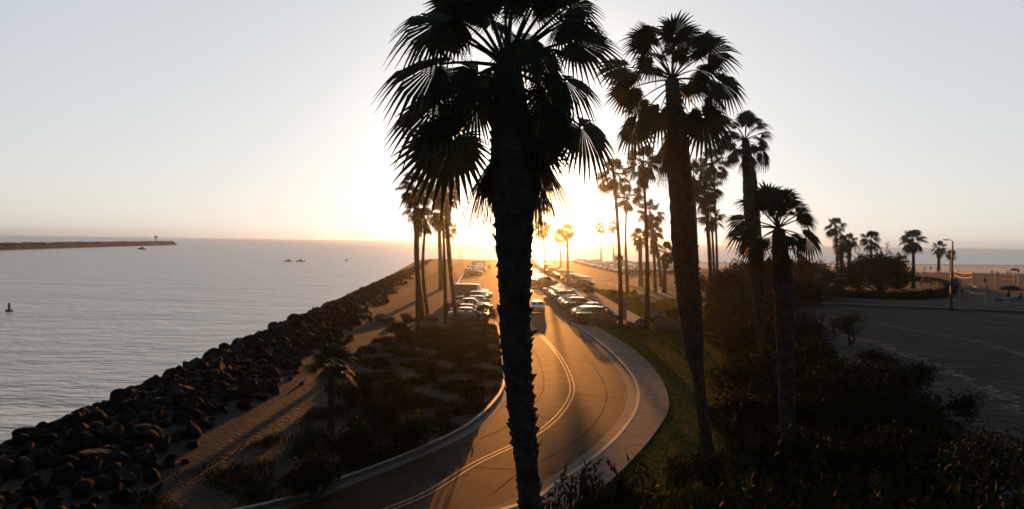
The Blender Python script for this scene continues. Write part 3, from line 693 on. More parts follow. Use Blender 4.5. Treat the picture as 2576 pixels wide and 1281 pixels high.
spots = [(1870,865,0,1.3,1),(1900,905,1,1.5,1),(1960,880,0,1.5,1),(2010,900,1,1.4,1),(1880,1010,1,1.2,.8),(1950,980,1,1.5,.9),(2040,960,0,1.3,1),
  (1820,1070,3,1.6,1),(1900,1100,3,2.0,1),(1870,1160,4,2.2,1),(1990,1090,1,1.1,.8),(2080,1030,1,1.3,1),(2060,1110,0,1.0,1),(2140,1080,1,1.3,1),(2200,1120,0,1.1,1),(2260,1100,1,1.1,1),
  (1950,1220,3,2.0,1.2),(2060,1210,1,.9,1),(2160,1230,0,.9,1),(2260,1230,1,1.0,1),(2330,1180,0,.9,1),(1830,1240,4,2.2,1),(1770,1260,4,2.0,1),(2400,1290,0,.8,1),(2330,1320,1,.8,1),(2230,1340,1,.8,1),(2120,1350,0,.8,1),(2000,1360,1,.8,1),(1900,1370,1,.7,1),(1790,1390,1,.7,1)]
for i, (x, y, k, s, sz) in enumerate(spots): shrub(x, y, k, s, lab_dark, GD, sz, i % 3 == 1)
lab_back = 'brownish bush in the hazy thicket behind the broad fan palm'
for i, (x, y, k, s) in enumerate(((1850,770,0,2.2),(1900,780,1,2.5),(1960,775,0,2.7),(2010,765,1,2.3),(1825,740,0,2.0),(1880,735,1,3.0),(1940,730,0,3.2),(1995,725,0,3.2),(2045,725,1,2.9),(1785,735,1,1.8),(1915,715,0,2.8))):
    shrub(x, y, k, s * .85, lab_back, 'bushes of the thicket', 1.05, True)
for i, (x, y, k, s, lab) in enumerate(((2215,735,0,3.1,'tall dense dark bush standing above the hedge beside the upright palm'),(2165,730,1,2.5,'rounded dark bush left of the tall dense one at the hedge'),(2252,728,1,2.0,'small dark bush right of the tall dense one at the hedge'))):
    shrub(x, y, k, s, lab, None, 1.2)
# near shrubs at the bottom edge: tall ones rooted below the frame
for (X, Y, k, s, sz, lab) in ((1.85,14.6,2,1.25,1.28,'upright needle leaved shrub in front of the walk at the bottom edge'),(3.1,14.4,2,1.35,1.05,'upright shrub right of the one that overlaps the walk'),
        (4.4,14.8,0,1.5,1.0,'broad leafy shrub in the bottom row, below the second large palm'),(6.0,14.2,1,1.5,1.25,'broad spreading shrub in the bottom row, right of the second large palm'),
        (7.6,14.6,2,1.3,1.0,'upright shrub of the bottom row, third from the right'),(9.3,14.5,0,1.4,1.0,'wide shrub of the bottom row, second from the right'),(11.0,14.8,1,1.4,1.2,'wide low shrub of the bottom row, nearest the twisted tree')):
    shrub(X*10, Y*7, k, s, lab, None, sz, False, Vector((X, Y, 0)))
for (x, y, k, s, lab) in ((1155,915,0,.75,'round dark bush in the middle of the planting bed, near the road'),(985,1030,1,.7,'low spreading bush in the planting bed right of the small fan palm'),(960,1085,0,.72,'dark bush in front of the low spreading one in the planting bed'),
        (1180,1005,3,1.2,'low bush near the left kerb where the road bends'),(1040,1110,3,1.4,'low bush in the shaded front of the planting bed'),(900,1010,3,1.4,'low bush just right of the small fan palm leaves'),
        (1090,860,3,1.3,'small bush behind the tiny fan palm'),(1150,850,3,1.2,'small bush under the parked cars at the back of the bed'),(1210,890,4,1.4,'small spiky bush by the kerb at the back of the bed'),(1065,950,4,1.5,'spiky bush in the middle of the bed'),
        (880,1150,3,1.5,'low bush near the front tip of the bed'),(770,1230,3,1.4,'low bush at the frontmost tip of the bed'),(1000,845,3,1.5,'bush at the foot of the leftmost slender palm'),(1120,1060,4,1.3,'small spiky bush in the front half of the bed'),
        (1698,800,3,1.4,'bare reddish bush beside the second large trunk on the lawn')):
    shrub(x, y, k, s, lab, None, 1.0, x % 2 == 0)
for (x, y, s, lab) in ((1395*1.0+85,742,1.3,'clipped round bush at the corner of the picnic lawn beside the parked rows'),(1537,748,1.0,'clipped round bush alone on the far edge of the picnic lawn'),(1592,745,.9,'clipped round bush behind the flared palm foot')):
    shrub(x, y, 3, s, lab, None, 1.35)
# long low hedge round the palm lawn
mb = MB(); r = random.Random(21); hedge = spline([at(2010,740), at(2120,748), at(2240,752), at(2330,752), at(2385,742), at(2392,728), at(2340,712), at(2280,706)], .5)
for p in hedge:
    for j in range(46):
        q = Vector((p.x + r.gauss(0,.55), p.y + r.gauss(0,.55), 1.25 * r.random() ** .5 + r.gauss(0,.07)))
        leaf_quad(mb, q, Vector((r.gauss(0,1), r.gauss(0,1), r.gauss(0,1)+.6)).normalized(), .09, .30, r)
core = MB(); core.tube([p + UP * .5 for p in hedge[::3]], [.62] * len(hedge[::3]), 7)
h = mb.build('hedge', M['leaf']); tag(h, 'long low dark hedge curving round the lawn of palms by the beach', 'hedge'); core.build('hedge_core', M['leaf'], h)
def twisted_tree(px, py, h, seed, label, leaves=60, lean=0.0, pos=None):
    r = random.Random(seed); p = pos if pos is not None else at(px, py); t = empty('twisted_tree', p); tm = MB(); fm = MB()
    def grow(p, d, ln, rad, lv):
        pts = [p]; q = p.copy(); dd = d.copy()
        for k in range(5):
            dd = (dd + Vector((r.gauss(0,.42), r.gauss(0,.42), r.gauss(0,.22)))).normalized(); q = q + dd * ln / 5; q.z = max(q.z, .1); pts.append(q.copy())
        tm.tube(pts, [rad * (1 - .45 * k / 5) for k in range(6)], 6)
        if lv == 0:
            for j in range(leaves):
                c = q + Vector((r.gauss(0,.26), r.gauss(0,.26), r.gauss(.08,.15)))
                leaf_quad(fm, c, Vector((r.gauss(0,1), r.gauss(0,1), r.gauss(.3,1))).normalized(), .035, .14, r)
            return
        for k in range(r.choice((2,3))):
            a = r.uniform(0,6.28); nd = (dd * .6 + Vector((math.cos(a), math.sin(a), r.uniform(-.1,.6))) * .8).normalized(); grow(pts[-1 - (k % 2)], nd, ln * r.uniform(.6,.85), rad * .55, lv - 1)
    for k in range(2): grow(Vector((r.gauss(0,.15), r.gauss(0,.15), -.1)), Vector((lean + r.gauss(0,.3), r.gauss(0,.3), 1)).normalized(), h * .42, .11 * h / 3, 3)
    tm.build('trunk', M['bark'], t, True); fm.build('crown', M['leaf'], t); return tag(t, label, 'tree')
twisted_tree(2068, 865, 3.6, 3, 'small twisted tree with bare curling branches at the edge of the sandy lot')
twisted_tree(2135, 868, 3.0, 4, 'thin crooked tree right of the twisted one, reaching over the sandy lot', 40, .5)
twisted_tree(2230, 1050, 3.4, 6, 'dense twisted tree with several stems in the middle of the shaded mass', 170)
twisted_tree(2330, 1060, 3.2, 7, 'dense twisted tree with forked stems nearest the sun streak painted on the sand', 170)
twisted_tree(2170, 960, 2.6, 9, 'low twisted tree behind the dense ones in the shaded mass', 60)
twisted_tree(0, 0, 4.6, 8, 'twisted tree cut by the right bottom corner of the photo', 90, 0, Vector((13.6, 18.5, 0)))
# grass on the lawn and tufts in the bed
def in_poly(x, y, P):
    c = False; j = len(P) - 1
    for i in range(len(P)):
        if (P[i][1] > y) != (P[j][1] > y) and x < (P[j][0]-P[i][0]) * (y-P[i][1]) / (P[j][1]-P[i][1]) + P[i][0]: c = not c
        j = i
    return c
def grass(name, poly, n, h, m, label, z, yr, power=1.0, clump=None):
    r = random.Random(77); mb = MB(); xs = [p[0] for p in poly]; x0, x1 = min(xs), max(xs); k = 0
    while k < n:
        y = yr[0] + (yr[1] - yr[0]) * r.random() ** power; x = r.uniform(x0, x1)
        if not in_poly(x, y, poly): continue
        if clump and math.sin(x * 1.9 + math.sin(y * .8) * 2) + math.sin(y * 1.3 + x * .6) + r.gauss(0, .5) < clump: continue
        k += 1; hh = h * r.uniform(.5, 1.4) * (1 + (y - yr[0]) * .008); a = r.uniform(0, 6.28); w = .012 + .0006 * y; l = Vector((r.gauss(0,.5), r.gauss(0,.5), 1)) * hh
        mb.add(((x - math.cos(a)*w, y - math.sin(a)*w, z), (x + math.cos(a)*w, y + math.sin(a)*w, z), (x + l.x, y + l.y, z + l.z)), ((0,1,2),))
    return tag(mb.build(name, m), label, 'grass', kind='stuff')
grass('grass', lawn, 70000, .075, M['grass'], 'short grass of the lawn beside the walk', .03, (22, 127), 1.6)
bedpoly = [(p.x, p.y) for p in bl[::4]] + [(-7.5,70.5),(-12,60),(-12.5,48),(-11.0,40),(-10.1,33),(-12.2,26),(-18.5,18.2)]
grass('ground_cover', bedpoly, 26000, .22, M['cover'], 'patchy low green ground cover in the planting bed', .012, (18, 71), 1.2, .35)
bush = [(8.6,23),(10.2,30),(13.5,40),(17,55),(19,72),(26,88),(28,108),(44,103),(32,80),(26,60),(24,40),(20,24)]
grass('ground_cover', bush, 30000, .22, M['cover'], 'rough dark undergrowth between the shrubs on the right', .0, (23, 105), 1.4, -.2)

# ------------------------------------------------------------------ cars
# type: length, half width, wheel radius, front axle x, rear axle x, lower stations (x, z shoulder, half width factor), cabin (rear foot, rear roof, front roof, front foot), roof height
CT = {
 'sedan':   (4.65,.90,.33, 1.42,-1.33, ((-2.32,.62,.80),(-2.22,.86,.90),(-1.9,.98,.96),(-1.2,1.0,1),(0,.97,1),(.95,.95,1),(1.5,.86,.98),(2.0,.76,.93),(2.25,.66,.84),(2.33,.50,.76)), (-1.75,-1.05,.25,1.12), 1.43),
 'hatchback':(4.15,.87,.32, 1.32,-1.28, ((-2.07,.62,.84),(-2.02,.90,.93),(-1.7,1.0,.98),(-1.0,1.0,1),(0,.98,1),(.9,.95,1),(1.4,.88,.98),(1.8,.78,.93),(2.02,.66,.84),(2.08,.50,.76)), (-2.0,-1.55,.15,1.08), 1.47),
 'suv':     (4.75,.95,.38, 1.45,-1.38, ((-2.37,.70,.88),(-2.33,1.02,.95),(-1.9,1.10,1),(-1.0,1.10,1),(0,1.08,1),(.95,1.06,1),(1.5,1.0,.98),(2.0,.93,.95),(2.28,.82,.88),(2.37,.60,.82)), (-2.28,-1.95,.15,.98), 1.76),
 'minivan': (5.1,.98,.35, 1.62,-1.45, ((-2.55,.65,.88),(-2.51,.98,.95),(-2.0,1.06,1),(-1.0,1.06,1),(0,1.04,1),(1.1,1.0,1),(1.7,.92,.98),(2.2,.80,.93),(2.47,.68,.85),(2.55,.50,.78)), (-2.45,-2.12,.45,1.62), 1.76),
 'pickup':  (5.5,.97,.39, 1.75,-1.70, ((-2.75,.70,.92),(-2.73,1.04,.97),(-2.0,1.06,1),(-1.0,1.06,1),(0,1.06,1),(1.1,1.06,1),(1.8,1.02,.98),(2.3,.97,.95),(2.66,.88,.9),(2.75,.62,.84)), (-.72,-.55,.55,1.20), 1.78),
 'camper':  (5.9,1.0,.38, 1.95,-1.75, ((-2.95,.75,.95),(-2.93,1.05,.99),(-2.0,1.08,1),(-1.0,1.08,1),(.6,1.08,1),(1.4,1.06,1),(2.0,1.0,.98),(2.5,.93,.95),(2.86,.82,.9),(2.95,.60,.84)), (-2.9,-2.85,.95,1.55), 2.25),
}
def car_meshes(kind):
    Ln, W, wr, fa, ra, st, (c0, c1, c2, c3), H = CT[kind]; out = {}
    z0 = .20
    def shoulder(x):
        for (xa, za, wa), (xb, zb, wb) in zip(st, st[1:]):
            if xa <= x <= xb: u = (x - xa) / (xb - xa); return za + (zb - za) * u, wa + (wb - wa) * u
        return st[-1][1:] if x > 0 else st[0][1:]
    xs = sorted(set([s[0] for s in st] + [a + wr * 1.18 * k for a in (fa, ra) for k in (-1.001,-1,-.75,-.35,0,.35,.75,1,1.001)]))
    mb = MB(); rings = []
    for x in xs:
        z, wf = shoulder(x); w = W * wf; zb = z0 + (.12 if abs(x) > Ln/2 - .08 else 0)
        for a in (fa, ra):
            q = abs(x - a) / (wr * 1.18)
            if q <= 1.0: zb = max(zb, wr + wr * 1.18 * math.sqrt(max(0, 1 - q*q)))
        zb = min(zb, z - .10)
        h = z - zb
        prof = [(0, zb), (w*.86, zb), (w*.985, zb + h*.12), (w, zb + h*.5), (w*.985, zb + h*.80), (w*.93, z - .02), (w*.80, z + .015), (0, z + .045)]
        rings.append([(x, y, zz) for y, zz in prof] + [(x, -y, zz) for y, zz in reversed(prof[1:-1])])
    n = len(rings[0])
    mb.add([p for rg in rings for p in rg], [(i*n+k, i*n+(k+1)%n, (i+1)*n+(k+1)%n, (i+1)*n+k) for i in range(len(rings)-1) for k in range(n)] + [tuple(range(n-1,-1,-1)), tuple((len(rings)-1)*n+k for k in range(n))])
    # cabin: roof slab and pillars
    zb0, _ = shoulder(max(c0, -Ln/2 + .05)); zf0, _ = shoulder(c3); zb0 -= .02; zf0 -= .0
    wb, wt = W * .90, W * .70
    A = [Vector((c0, s*wb*.96, zb0)) for s in (-1,1)]; D = [Vector((c3, s*wb*.94, zf0)) for s in (-1,1)]
    B = [Vector((c1, s*wt, H-.05)) for s in (-1,1)]; C = [Vector((c2, s*wt, H-.05)) for s in (-1,1)]
    rx = [c1 + (c2 - c1) * k / 5 for k in range(6)]
    rr = []
    for k, x in enumerate(rx):
        zc = H - .05 + .05 * math.sin(math.pi * (k + .3) / 5.6)
        rr.append([(x, -wt - .02, H-.09), (x, -wt*.93, zc), (x, 0, zc + .025), (x, wt*.93, zc), (x, wt + .02, H-.09), (x, 0, H-.10)])
    mb.add([p for q in rr for p in q], [(i*6+k, i*6+(k+1)%6, (i+1)*6+(k+1)%6, (i+1)*6+k) for i in range(5) for k in range(6)] + [(5,4,3,2,1,0), (30,31,32,33,34,35)])
    for i in (0, 1):
        mb.tube([A[i], B[i]], [.055, .045], 6); mb.tube([D[i], C[i]], [.05, .04], 6)
        nb = (0.42, .74) if kind in ('suv','minivan','camper') else ((.52,) if kind != 'pickup' else ())
        for u in nb:
            p = A[i].lerp(D[i], u); q = B[i].lerp(C[i], min(1, max(0, u + .02))); mb.tube([p, q], [.05, .04], 6)
    if kind == 'camper':                                      # closed box sides behind the front seats
        for s in (-1, 1):
            mb.quad((c0, s*W*.93, 1.05), (.35, s*W*.93, 1.05), (.35, s*W*.74, H-.08), (c0 + .04, s*W*.74, H-.08))
        mb.quad((c0, -W*.93, 1.05), (c0, W*.93, 1.05), (c0 + .04, W*.74, H-.08), (c0 + .04, -W*.74, H-.08))
    if kind == 'pickup':                                      # open bed walls
        mb.box((-2.70, -W*.98, 1.05), (-.8, -W*.90, 1.20)); mb.box((-2.70, W*.90, 1.05), (-.8, W*.98, 1.20)); mb.box((-2.72, -W*.90, 1.05), (-2.64, W*.90, 1.20))
    out['body'] = mb.mesh('body', [PAINT['silver']], False)
    me = out['body']; me.polygons.foreach_set('use_smooth', [True] * len(me.polygons)); me.set_sharp_from_angle(angle=R(38))
    up = .012
    g = MB(); g.quad(*(p + Vector((.02, 0, up)) for p in (D[0], D[1], C[1], C[0]))); out['windscreen'] = g.mesh('windscreen', [M['glass']])
    if kind != 'camper':
        g = MB(); g.quad(*(p + Vector((-.02, 0, up)) for p in (A[1], A[0], B[0], B[1]))); out['rear_window'] = g.mesh('rear_window', [M['glass']])
    for i, s in ((0, -1), (1, 1)):
        g = MB(); o = Vector((0, s * .012, 0)); a0 = A[i].lerp(D[i], .56) if kind == 'camper' else A[i]; b0 = B[i].lerp(C[i], .86) if kind == 'camper' else B[i]
        g.quad(*(p + o for p in (a0, D[i], C[i], b0))); out['side_window%d' % i] = g.mesh('side_window', [M['glass']])
    w = MB(); w.tube([(0, -.11, 0), (0, -.10, 0), (0, .10, 0), (0, .11, 0)], [wr*.9, wr, wr, wr*.9], 18); out['tyre'] = w.mesh('tyre', [M['tyre']], False)
    rm = MB(); rm.tube([(0, -.118, 0), (0, -.105, 0)], [wr*.60, wr*.66], 14); rm.tube([(0, .105, 0), (0, .118, 0)], [wr*.66, wr*.60], 14)
    out['rim'] = rm.mesh('rim', [M['rim']])
    zz, wf = shoulder(Ln/2 - .12); hz = zz - .08
    for nm, s in (('headlight0', -1), ('headlight1', 1)):
        l = MB(); l.box((Ln/2 - .22, s*W*.74 - .17, hz - .09), (Ln/2 - .0, s*W*.74 + .12, hz + .05)); out[nm] = l.mesh('headlight', [M['head']])
    zz, wf = shoulder(-Ln/2 + .10); tz = zz - .14; tall = kind in ('suv','minivan','hatchback')
    for nm, s in (('taillight0', -1), ('taillight1', 1)):
        l = MB(); l.box((-Ln/2 - .012, s*W*.74 - .16, tz - (.02 if tall else .07)), (-Ln/2 + .16, s*W*.74 + .13, tz + (.28 if tall else .07))); out[nm] = l.mesh('taillight', [M['tail']])
    for nm, s in (('mirror0', -1), ('mirror1', 1)):
        l = MB(); l.box((c3 - .62, s*(W + .10) - .09, zf0 + .02), (c3 - .50, s*(W + .10) + .09, zf0 + .16)); out[nm] = l.mesh('mirror', [M['trim']])
    l = MB()
    for sx in (-.35, .55):
        for s in (-.42, .42): l.box((sx - .10, s - .24, .6), (sx + .06, s + .24, 1.22)); l.box((sx - .08, s - .10, 1.24), (sx + .02, s + .10, 1.40))
    out['seats'] = l.mesh('seats', [M['seat']])
    l = MB(); l.box((-Ln/2 - .012, -.16, .56 if not tall else .62), (-Ln/2 - .002, .16, .68 if not tall else .74)); out['number_plate'] = l.mesh('number_plate', [M['plate']])
    l = MB(); l.box((-Ln/2 - .03, -W*.80, .26), (-Ln/2 + .10, W*.80, .44)); out['bumper0'] = l.mesh('bumper', [M['trim']])
    l = MB(); l.box((Ln/2 - .10, -W*.72, .24), (Ln/2 + .03, W*.72, .42)); out['bumper1'] = l.mesh('bumper', [M['trim']])
    return out
CMESH = {k: car_meshes(k) for k in CT}
PROTO = {}
def make_car(kind, paint, full, lit=False):
    me = CMESH[kind]; Ln, W, wr, fa, ra = CT[kind][:5]; t = empty('parked_car')
    b = link('body', me['body'], t); b.material_slots[0].link = 'OBJECT'; b.material_slots[0].material = PAINT[paint]
    for nm in ('windscreen', 'rear_window', 'side_window0', 'side_window1'):
        if nm in me: link(nm.rstrip('01'), me[nm], t)
    for x in (fa, ra):
        for s in (-1, 1):
            w = link('wheel', me['tyre'], t, (x, s * (W - .13), wr))
            if full: link('rim', me['rim'], w)
    if full:
        for nm in ('headlight0', 'headlight1', 'taillight0', 'taillight1', 'mirror0', 'mirror1'): link(nm.rstrip('01'), me[nm], t)
        link('seats', me['seats'], t); link('number_plate', me['number_plate'], t); link('bumper', me['bumper0'], t); link('bumper', me['bumper1'], t)
    return t
def car(kind, paint, pos, heading, label, full=True, group=None, name=None):
    k = (kind, paint, full)
    if k not in PROTO: PROTO[k] = o = make_car(*k)
    else: o = copy_tree(PROTO[k])
    o.name = name or {'pickup':'pickup_truck','suv':'suv','minivan':'minivan','camper':'camper_van','sedan':'sedan','hatchback':'hatchback'}[kind]
    o.location = (pos.x, pos.y, .012); o.rotation_euler = (0, 0, R(heading)); return tag(o, label, 'camper' if kind == 'camper' else 'car', group)
CG = 'cars parked in the nearest middle row'; LG = 'cars parked along the left side'
# heading: 0 = nose to +X, 90 = nose away
p = at(1352, 790); c_ = car('sedan', 'white', p + Vector((0, 2.2, 0)), 92.5, 'white sedan driving away in the lane, with red tail lamps, right of the big trunk', True)
for ch in c_.children:
    if ch.name.startswith('taillight'): ch.material_slots[0].link = 'OBJECT'; ch.material_slots[0].material = M['tail_on']
near = [('minivan','brown',20,'dark brown minivan nearest in the middle row, seen from its side behind the boulder'),
 ('sedan','white',20,'white sedan between the brown minivan and a dark hatchback in the middle row'),
 ('sedan','black',200,'black sedan parked nose out to the lane, behind the white sedan'),
 ('suv','black',22,'black sport utility car with a bright rear window frame, just past the nose out sedan'),
 ('sedan','white',20,'white sedan squeezed before a silver one, past the black sport utility car'),
 ('sedan','silver',20,'silver sedan in front of the dark wagon in the middle row'),
 ('suv','dark red',21,'dark reddish sport utility car with a lit roof edge in the middle row'),
 ('suv','silver',20,'lilac silver sport utility car with its tail to the lane, second before the white truck'),
 ('suv','white',20,'pale sport utility car right before the white truck'),
 ('pickup','white',20,'white pickup truck with open bed at the far end of the nearest middle row'),
 ('sedan','dark blue',200,'dark sedan nose out with glinting lamps at the far end of the nearest middle row')]
for k, (kd, pt, hd, lab) in enumerate(near): car(kd, pt, axis(9.75 + (.35 if hd > 90 else 0), 76.2 + 4.05 * k), hd + rng.uniform(-1.5, 1.5), lab, True, CG)
left = [('sedan','silver',-6,'silver sedan nearest in the left row, with a bright glint on its bonnet'),('sedan','black',-6,'dark sedan with a backlit curved roof behind the nearest silver one'),
 ('pickup','black',-6,'black pickup truck with lit cab edge, third from the near end of the left row'),('sedan','dark green',-6,'dark sedan with glinting headlamps behind the black pickup'),
 ('hatchback','silver',174,'silver hatchback nose to the dirt in the left row'),('suv','dark red',174,'dark red sport utility car nose to the dirt, in front of the camper van'),
 ('sedan','grey',174,'grey sedan tucked between the dark red car and the camper van'),('camper','grey',-6,'tall grey camper van with a flat roof in the left row'),('sedan','white',-6,'white sedan peeking out behind the camper van'),('sedan','silver',-6,'silver sedan at the far end of the near left row')]
for k, (kd, pt, hd, lab) in enumerate(left): car(kd, pt, axis(-4.6, 76.3 + 4.0 * k), hd + rng.uniform(-2, 2), lab, True, LG)
for k, (kd, pt, Y, hd, lab) in enumerate((('sedan','black',176,-6,'dark sedan alone by the white edge line far down the left side'),('pickup','grey',190,174,'grey pickup behind the lone dark sedan far down the left side'),('suv','silver',196,174,'silver car beside the far grey pickup on the left side'),('suv','dark blue',208,174,'farthest dark sport utility car on the left side'),('camper','white',222,174,'far white camper van in the haze on the left side'))):
    car(kd, pt, axis(-5.2, Y), hd, lab, True, LG)
for kd, pt, Y in (('hatchback','silver',183),('sedan','white',202),('suv','grey',215),('sedan','silver',230),('hatchback','black',237),('sedan','grey',245)):
    car(kd, pt, axis(-5.2, Y), 174, 'small hazy car among the farthest in the row along the left side', True, 'far cars along the left side')
kinds = ['sedan','sedan','suv','hatchback','sedan','minivan','suv','pickup']; paints = ['silver','white','grey','black','silver','dark blue','white','dark red','brown','grey']
rows = [(9.8, 138, 286, 20, 'far middle row next to the lane', 3.9), (17.0, 137, 284, 160, 'far middle row next to the second aisle', 3.9), (37.5, 193, 292, 200, 'right hand row beyond the second aisle', 4.0), (43.6, 195, 288, 20, 'back row of the right hand car park', 4.0), (52.5, 200, 288, 200, 'outermost right row of the car park', 4.2)]
r = random.Random(99); hand = {(0,0):('suv','black','big black sport utility car leading the far middle row next to the lane'),(1,0):('sedan','brown','brown sedan with a bright roof leading the far middle row next to the second aisle'),(2,0):('sedan','brown','rounded brown sedan nearest in the right hand row, beside the thin palm trunk'),(0,1):('pickup','dark red','dark red pickup just behind the big black car of the far middle row'),
  (1,1):('suv','silver','silver car with a blazing bonnet behind the brown sedan'),(1,4):('minivan','white','white van standing out in the far middle row'),(3,0):('hatchback','dark red','red hatchback with a lit tail lamp in the back right row')}
for ri, (x0, Y0, Y1, hd, rn, pitch) in enumerate(rows):
    k = 0; Y = Y0
    while Y < Y1:
        if (ri, k) in hand: kd, pt, lab = hand[(ri, k)]; g = 'cars of the far rows'
        else:
            kd = r.choice(kinds); pt = r.choice(paints); w = {'pickup':'pickup truck'}.get(kd, kd)
            lab = 'small hazy %s %s in the %s' % (pt, w, rn); g = 'far %s %ss in the %s' % (pt, w, rn)
        if (ri, k) in hand or r.random() < .93:
            car(kd, pt, axis(x0 + r.uniform(-.25,.25), Y), hd + r.uniform(-3,3) + (180 if r.random() < .12 else 0), lab, Y < 160 or (ri, k) in hand, g)
        Y += pitch; k += 1

# ------------------------------------------------------------------ sign, lamps, tables, nets
p = at(1566, 823); t = empty('sign_post', p, R(0)); zt = 3.05
mb = MB(); mb.tube([(0,0,0),(0,0,zt)], [.05,.045], 8); mb.build('post', M['steel'], t)
mb = MB(); mb.box((-.34,-.10,2.35),(.42,-.06,3.05)); up_ = mb.build('upper_panel', M['signwhite'], t)
mb = MB(); mb.box((-.22,-.10,.75),(.40,-.06,2.26)); lo_ = mb.build('lower_panel', M['signwhite'], t)
mb = MB(); r = random.Random(3)
def ink(x0, x1, z, h=.045): mb.box((x0, -.104, z), (x1, -.1, z + h))
ink(-.2,.28,2.42); ink(-.26,.34,2.54); ink(-.02,.10,2.72,.16); ink(-.26,.34,2.95,.03)
mb.build('print', M['signink'], up_)
mb = MB()
for z, x1 in ((2.12,.34),(2.0,.30),(1.88,.33),(1.70,.22),(1.58,.31),(1.40,.28),(1.25,.33),(1.08,.2),(.92,.3)): ink(-.16, x1, z, .04)
mb.build('print', M['signink'], lo_)
tag(t, 'tall white two part sign on a post by the minivan at the walk end', 'sign')
def lamp(label, px, py, h, sign=False, rad=.09):
    p = at(px, py); t = empty('street_lamp', p)
    mb = MB(); mb.tube([(0,0,0),(0,0,.5),(0,0,h)], [rad*1.5, rad*1.2, rad*.55], 8); mb.build('pole', M['steel'], t)
    mb = MB(); mb.tube([(0,0,h),(-.25,0,h+.15),(-.7,0,h+.18)], [.05,.04,.035], 6); mb.build('arm', M['steel'], t)
    mb = MB(); mb.box((-1.25,-.14,h+.10),(-.65,.14,h+.24)); mb.build('lamp_head', M['steel'], t)
    if sign:
        mb = MB(); mb.box((-1.1,-.06,3.5),(1.1,-.02,4.0), 0); mb.box((-.25,-.10,4.05),(.9,-.06,4.45)); s = mb.build('blue_sign', M['signblue'], t); tag(s, 'blue sign plate across the lamp pole')
    return tag(t, label, 'lamp post')
lamp('tall dark lamp post with a blue sign plate beside the volleyball courts', 2392, 782, 9.7, True, .17)
lamp('thin lamp post in the haze behind the left palms, left one of two', 1155, 668, 10.5)
lamp('thin lamp post in the haze behind the left palms, right one of two', 1162, 667, 10.5)
lamp('thin lamp post between the palms of the car park median', 1395, 664, 8.0)
lamp('short lamp post beside the small hut behind the lawn palms', 1548, 668, 5.0)
def picnic(label, px, py, rz=0):
    p = at(px, py, .03); t = empty('picnic_table', p, rz)
    mb = MB(); mb.box((-.95*1.5,-.42,.74),(.95*1.5,.42,.80)); mb.build('table_top', M['wood'], t)
    for s in (-1, 1):
        mb = MB(); mb.box((-1.4, s*.80-.16,.43),(1.4, s*.80+.16,.48)); mb.build('bench_seat', M['wood'], t)
    for x in (-.95, .95):
        mb = MB(); mb.box((x-.07,-.09,0),(x+.07,.09,.74)); mb.box((x-.05,-.85,.36),(x+.05,.85,.43)); mb.box((x-.09,-.5,0),(x+.09,.5,.06)); mb.build('leg', M['wood'], t)
    return tag(t, label, 'picnic table')
picnic('pale picnic table on the lawn between the flared palm foot and the tall palm', 1604, 753, .05)
picnic('picnic table nearer and half hidden behind the tall lawn palm', 1636, 766, .10)
def net(label, pxa, pya, pxb, pyb, h, single=False):
    a = at(pxa, pya); b = at(pxb, pyb); t = empty('volleyball_net', a); v = b - a
    for q in (Vector((0,0,0)), v):
        mb = MB(); mb.tube([q, q + UP * h], [.13, .12], 8); mb.build('post', M['whitepost'], t)
    def band(z, w, nm):
        mb = MB(); n = 10; fr = (.09, .95)
        for k in range(n):
            u0 = fr[0] + (fr[1]-fr[0]) * k / n; u1 = fr[0] + (fr[1]-fr[0]) * (k+1) / n; s0 = -.35 * math.sin(math.pi*k/n); s1 = -.35 * math.sin(math.pi*(k+1)/n)
            mb.box((0,0,0),(1,1,1), 0, Matrix(((v.x*(u1-u0),0,0,v.x*u0),(v.y*(u1-u0),.03,0,v.y*u0),((s1-s0),0,w,z+s0),(0,0,0,1))))
        return mb.build(nm, M['net'], t)
    band(h - .45, .22, 'top_band')
    if not single: band(h - 1.45, .2, 'bottom_band')
    mb = MB()
    for u in (.0, .95):
        for z in (h - .35, h - 1.3): mb.tube([v*u + UP*z, v*(u + (.09 if u == 0 else .05)) + UP*z], [.012,.012], 4)
    mb.build('rope', M['steel'], t); return tag(t, label, 'volleyball net')
net('nearest volleyball net with two sagging bands and pale posts, right of the lamp post', 2414, 749, 2481, 771, 3.2)
net('volleyball net with a brightly lit lower band behind the nearest one', 2396, 709, 2447, 717, 3.1)
net('volleyball net with one band between the lone palm and the lamp post', 2321, 712, 2363, 711, 3.1, True)
net('dim volleyball net right of the brightly lit one', 2505, 718, 2552, 723, 3.3)
net('volleyball net cut by the right edge of the photo', 2562, 731, 2625, 738, 3.4)
p = at(2540, 737); t = empty('beach_umbrella', p); mb = MB(); mb.tube([(0,0,-.02),(0,0,1.5)], [.04,.03], 6); mb.build('pole', M['steel'], t)
mb = MB(); n = 12; mb.add([(0,0,1.55)] + [(2.4*math.cos(6.283*k/n), 2.0*math.sin(6.283*k/n), .55) for k in range(n)] + [(1.4*math.cos(6.283*k/n), 1.2*math.sin(6.283*k/n), 1.28) for k in range(n)],
    [(0, n+1+k, n+1+(k+1)%n) for k in range(n)] + [(n+1+k, 1+k, 1+(k+1)%n, n+1+(k+1)%n) for k in range(n)]); mb.build('canopy', M['canvas_dark'], t); tag(t, 'low dark beach shade on the sand between two volleyball nets', 'beach shade')
p = at(2552, 696); t = empty('beach_umbrella', p); mb = MB(); mb.tube([(0,0,-.02),(0,0,2.4)], [.04,.03], 6); mb.build('pole', M['steel'], t)
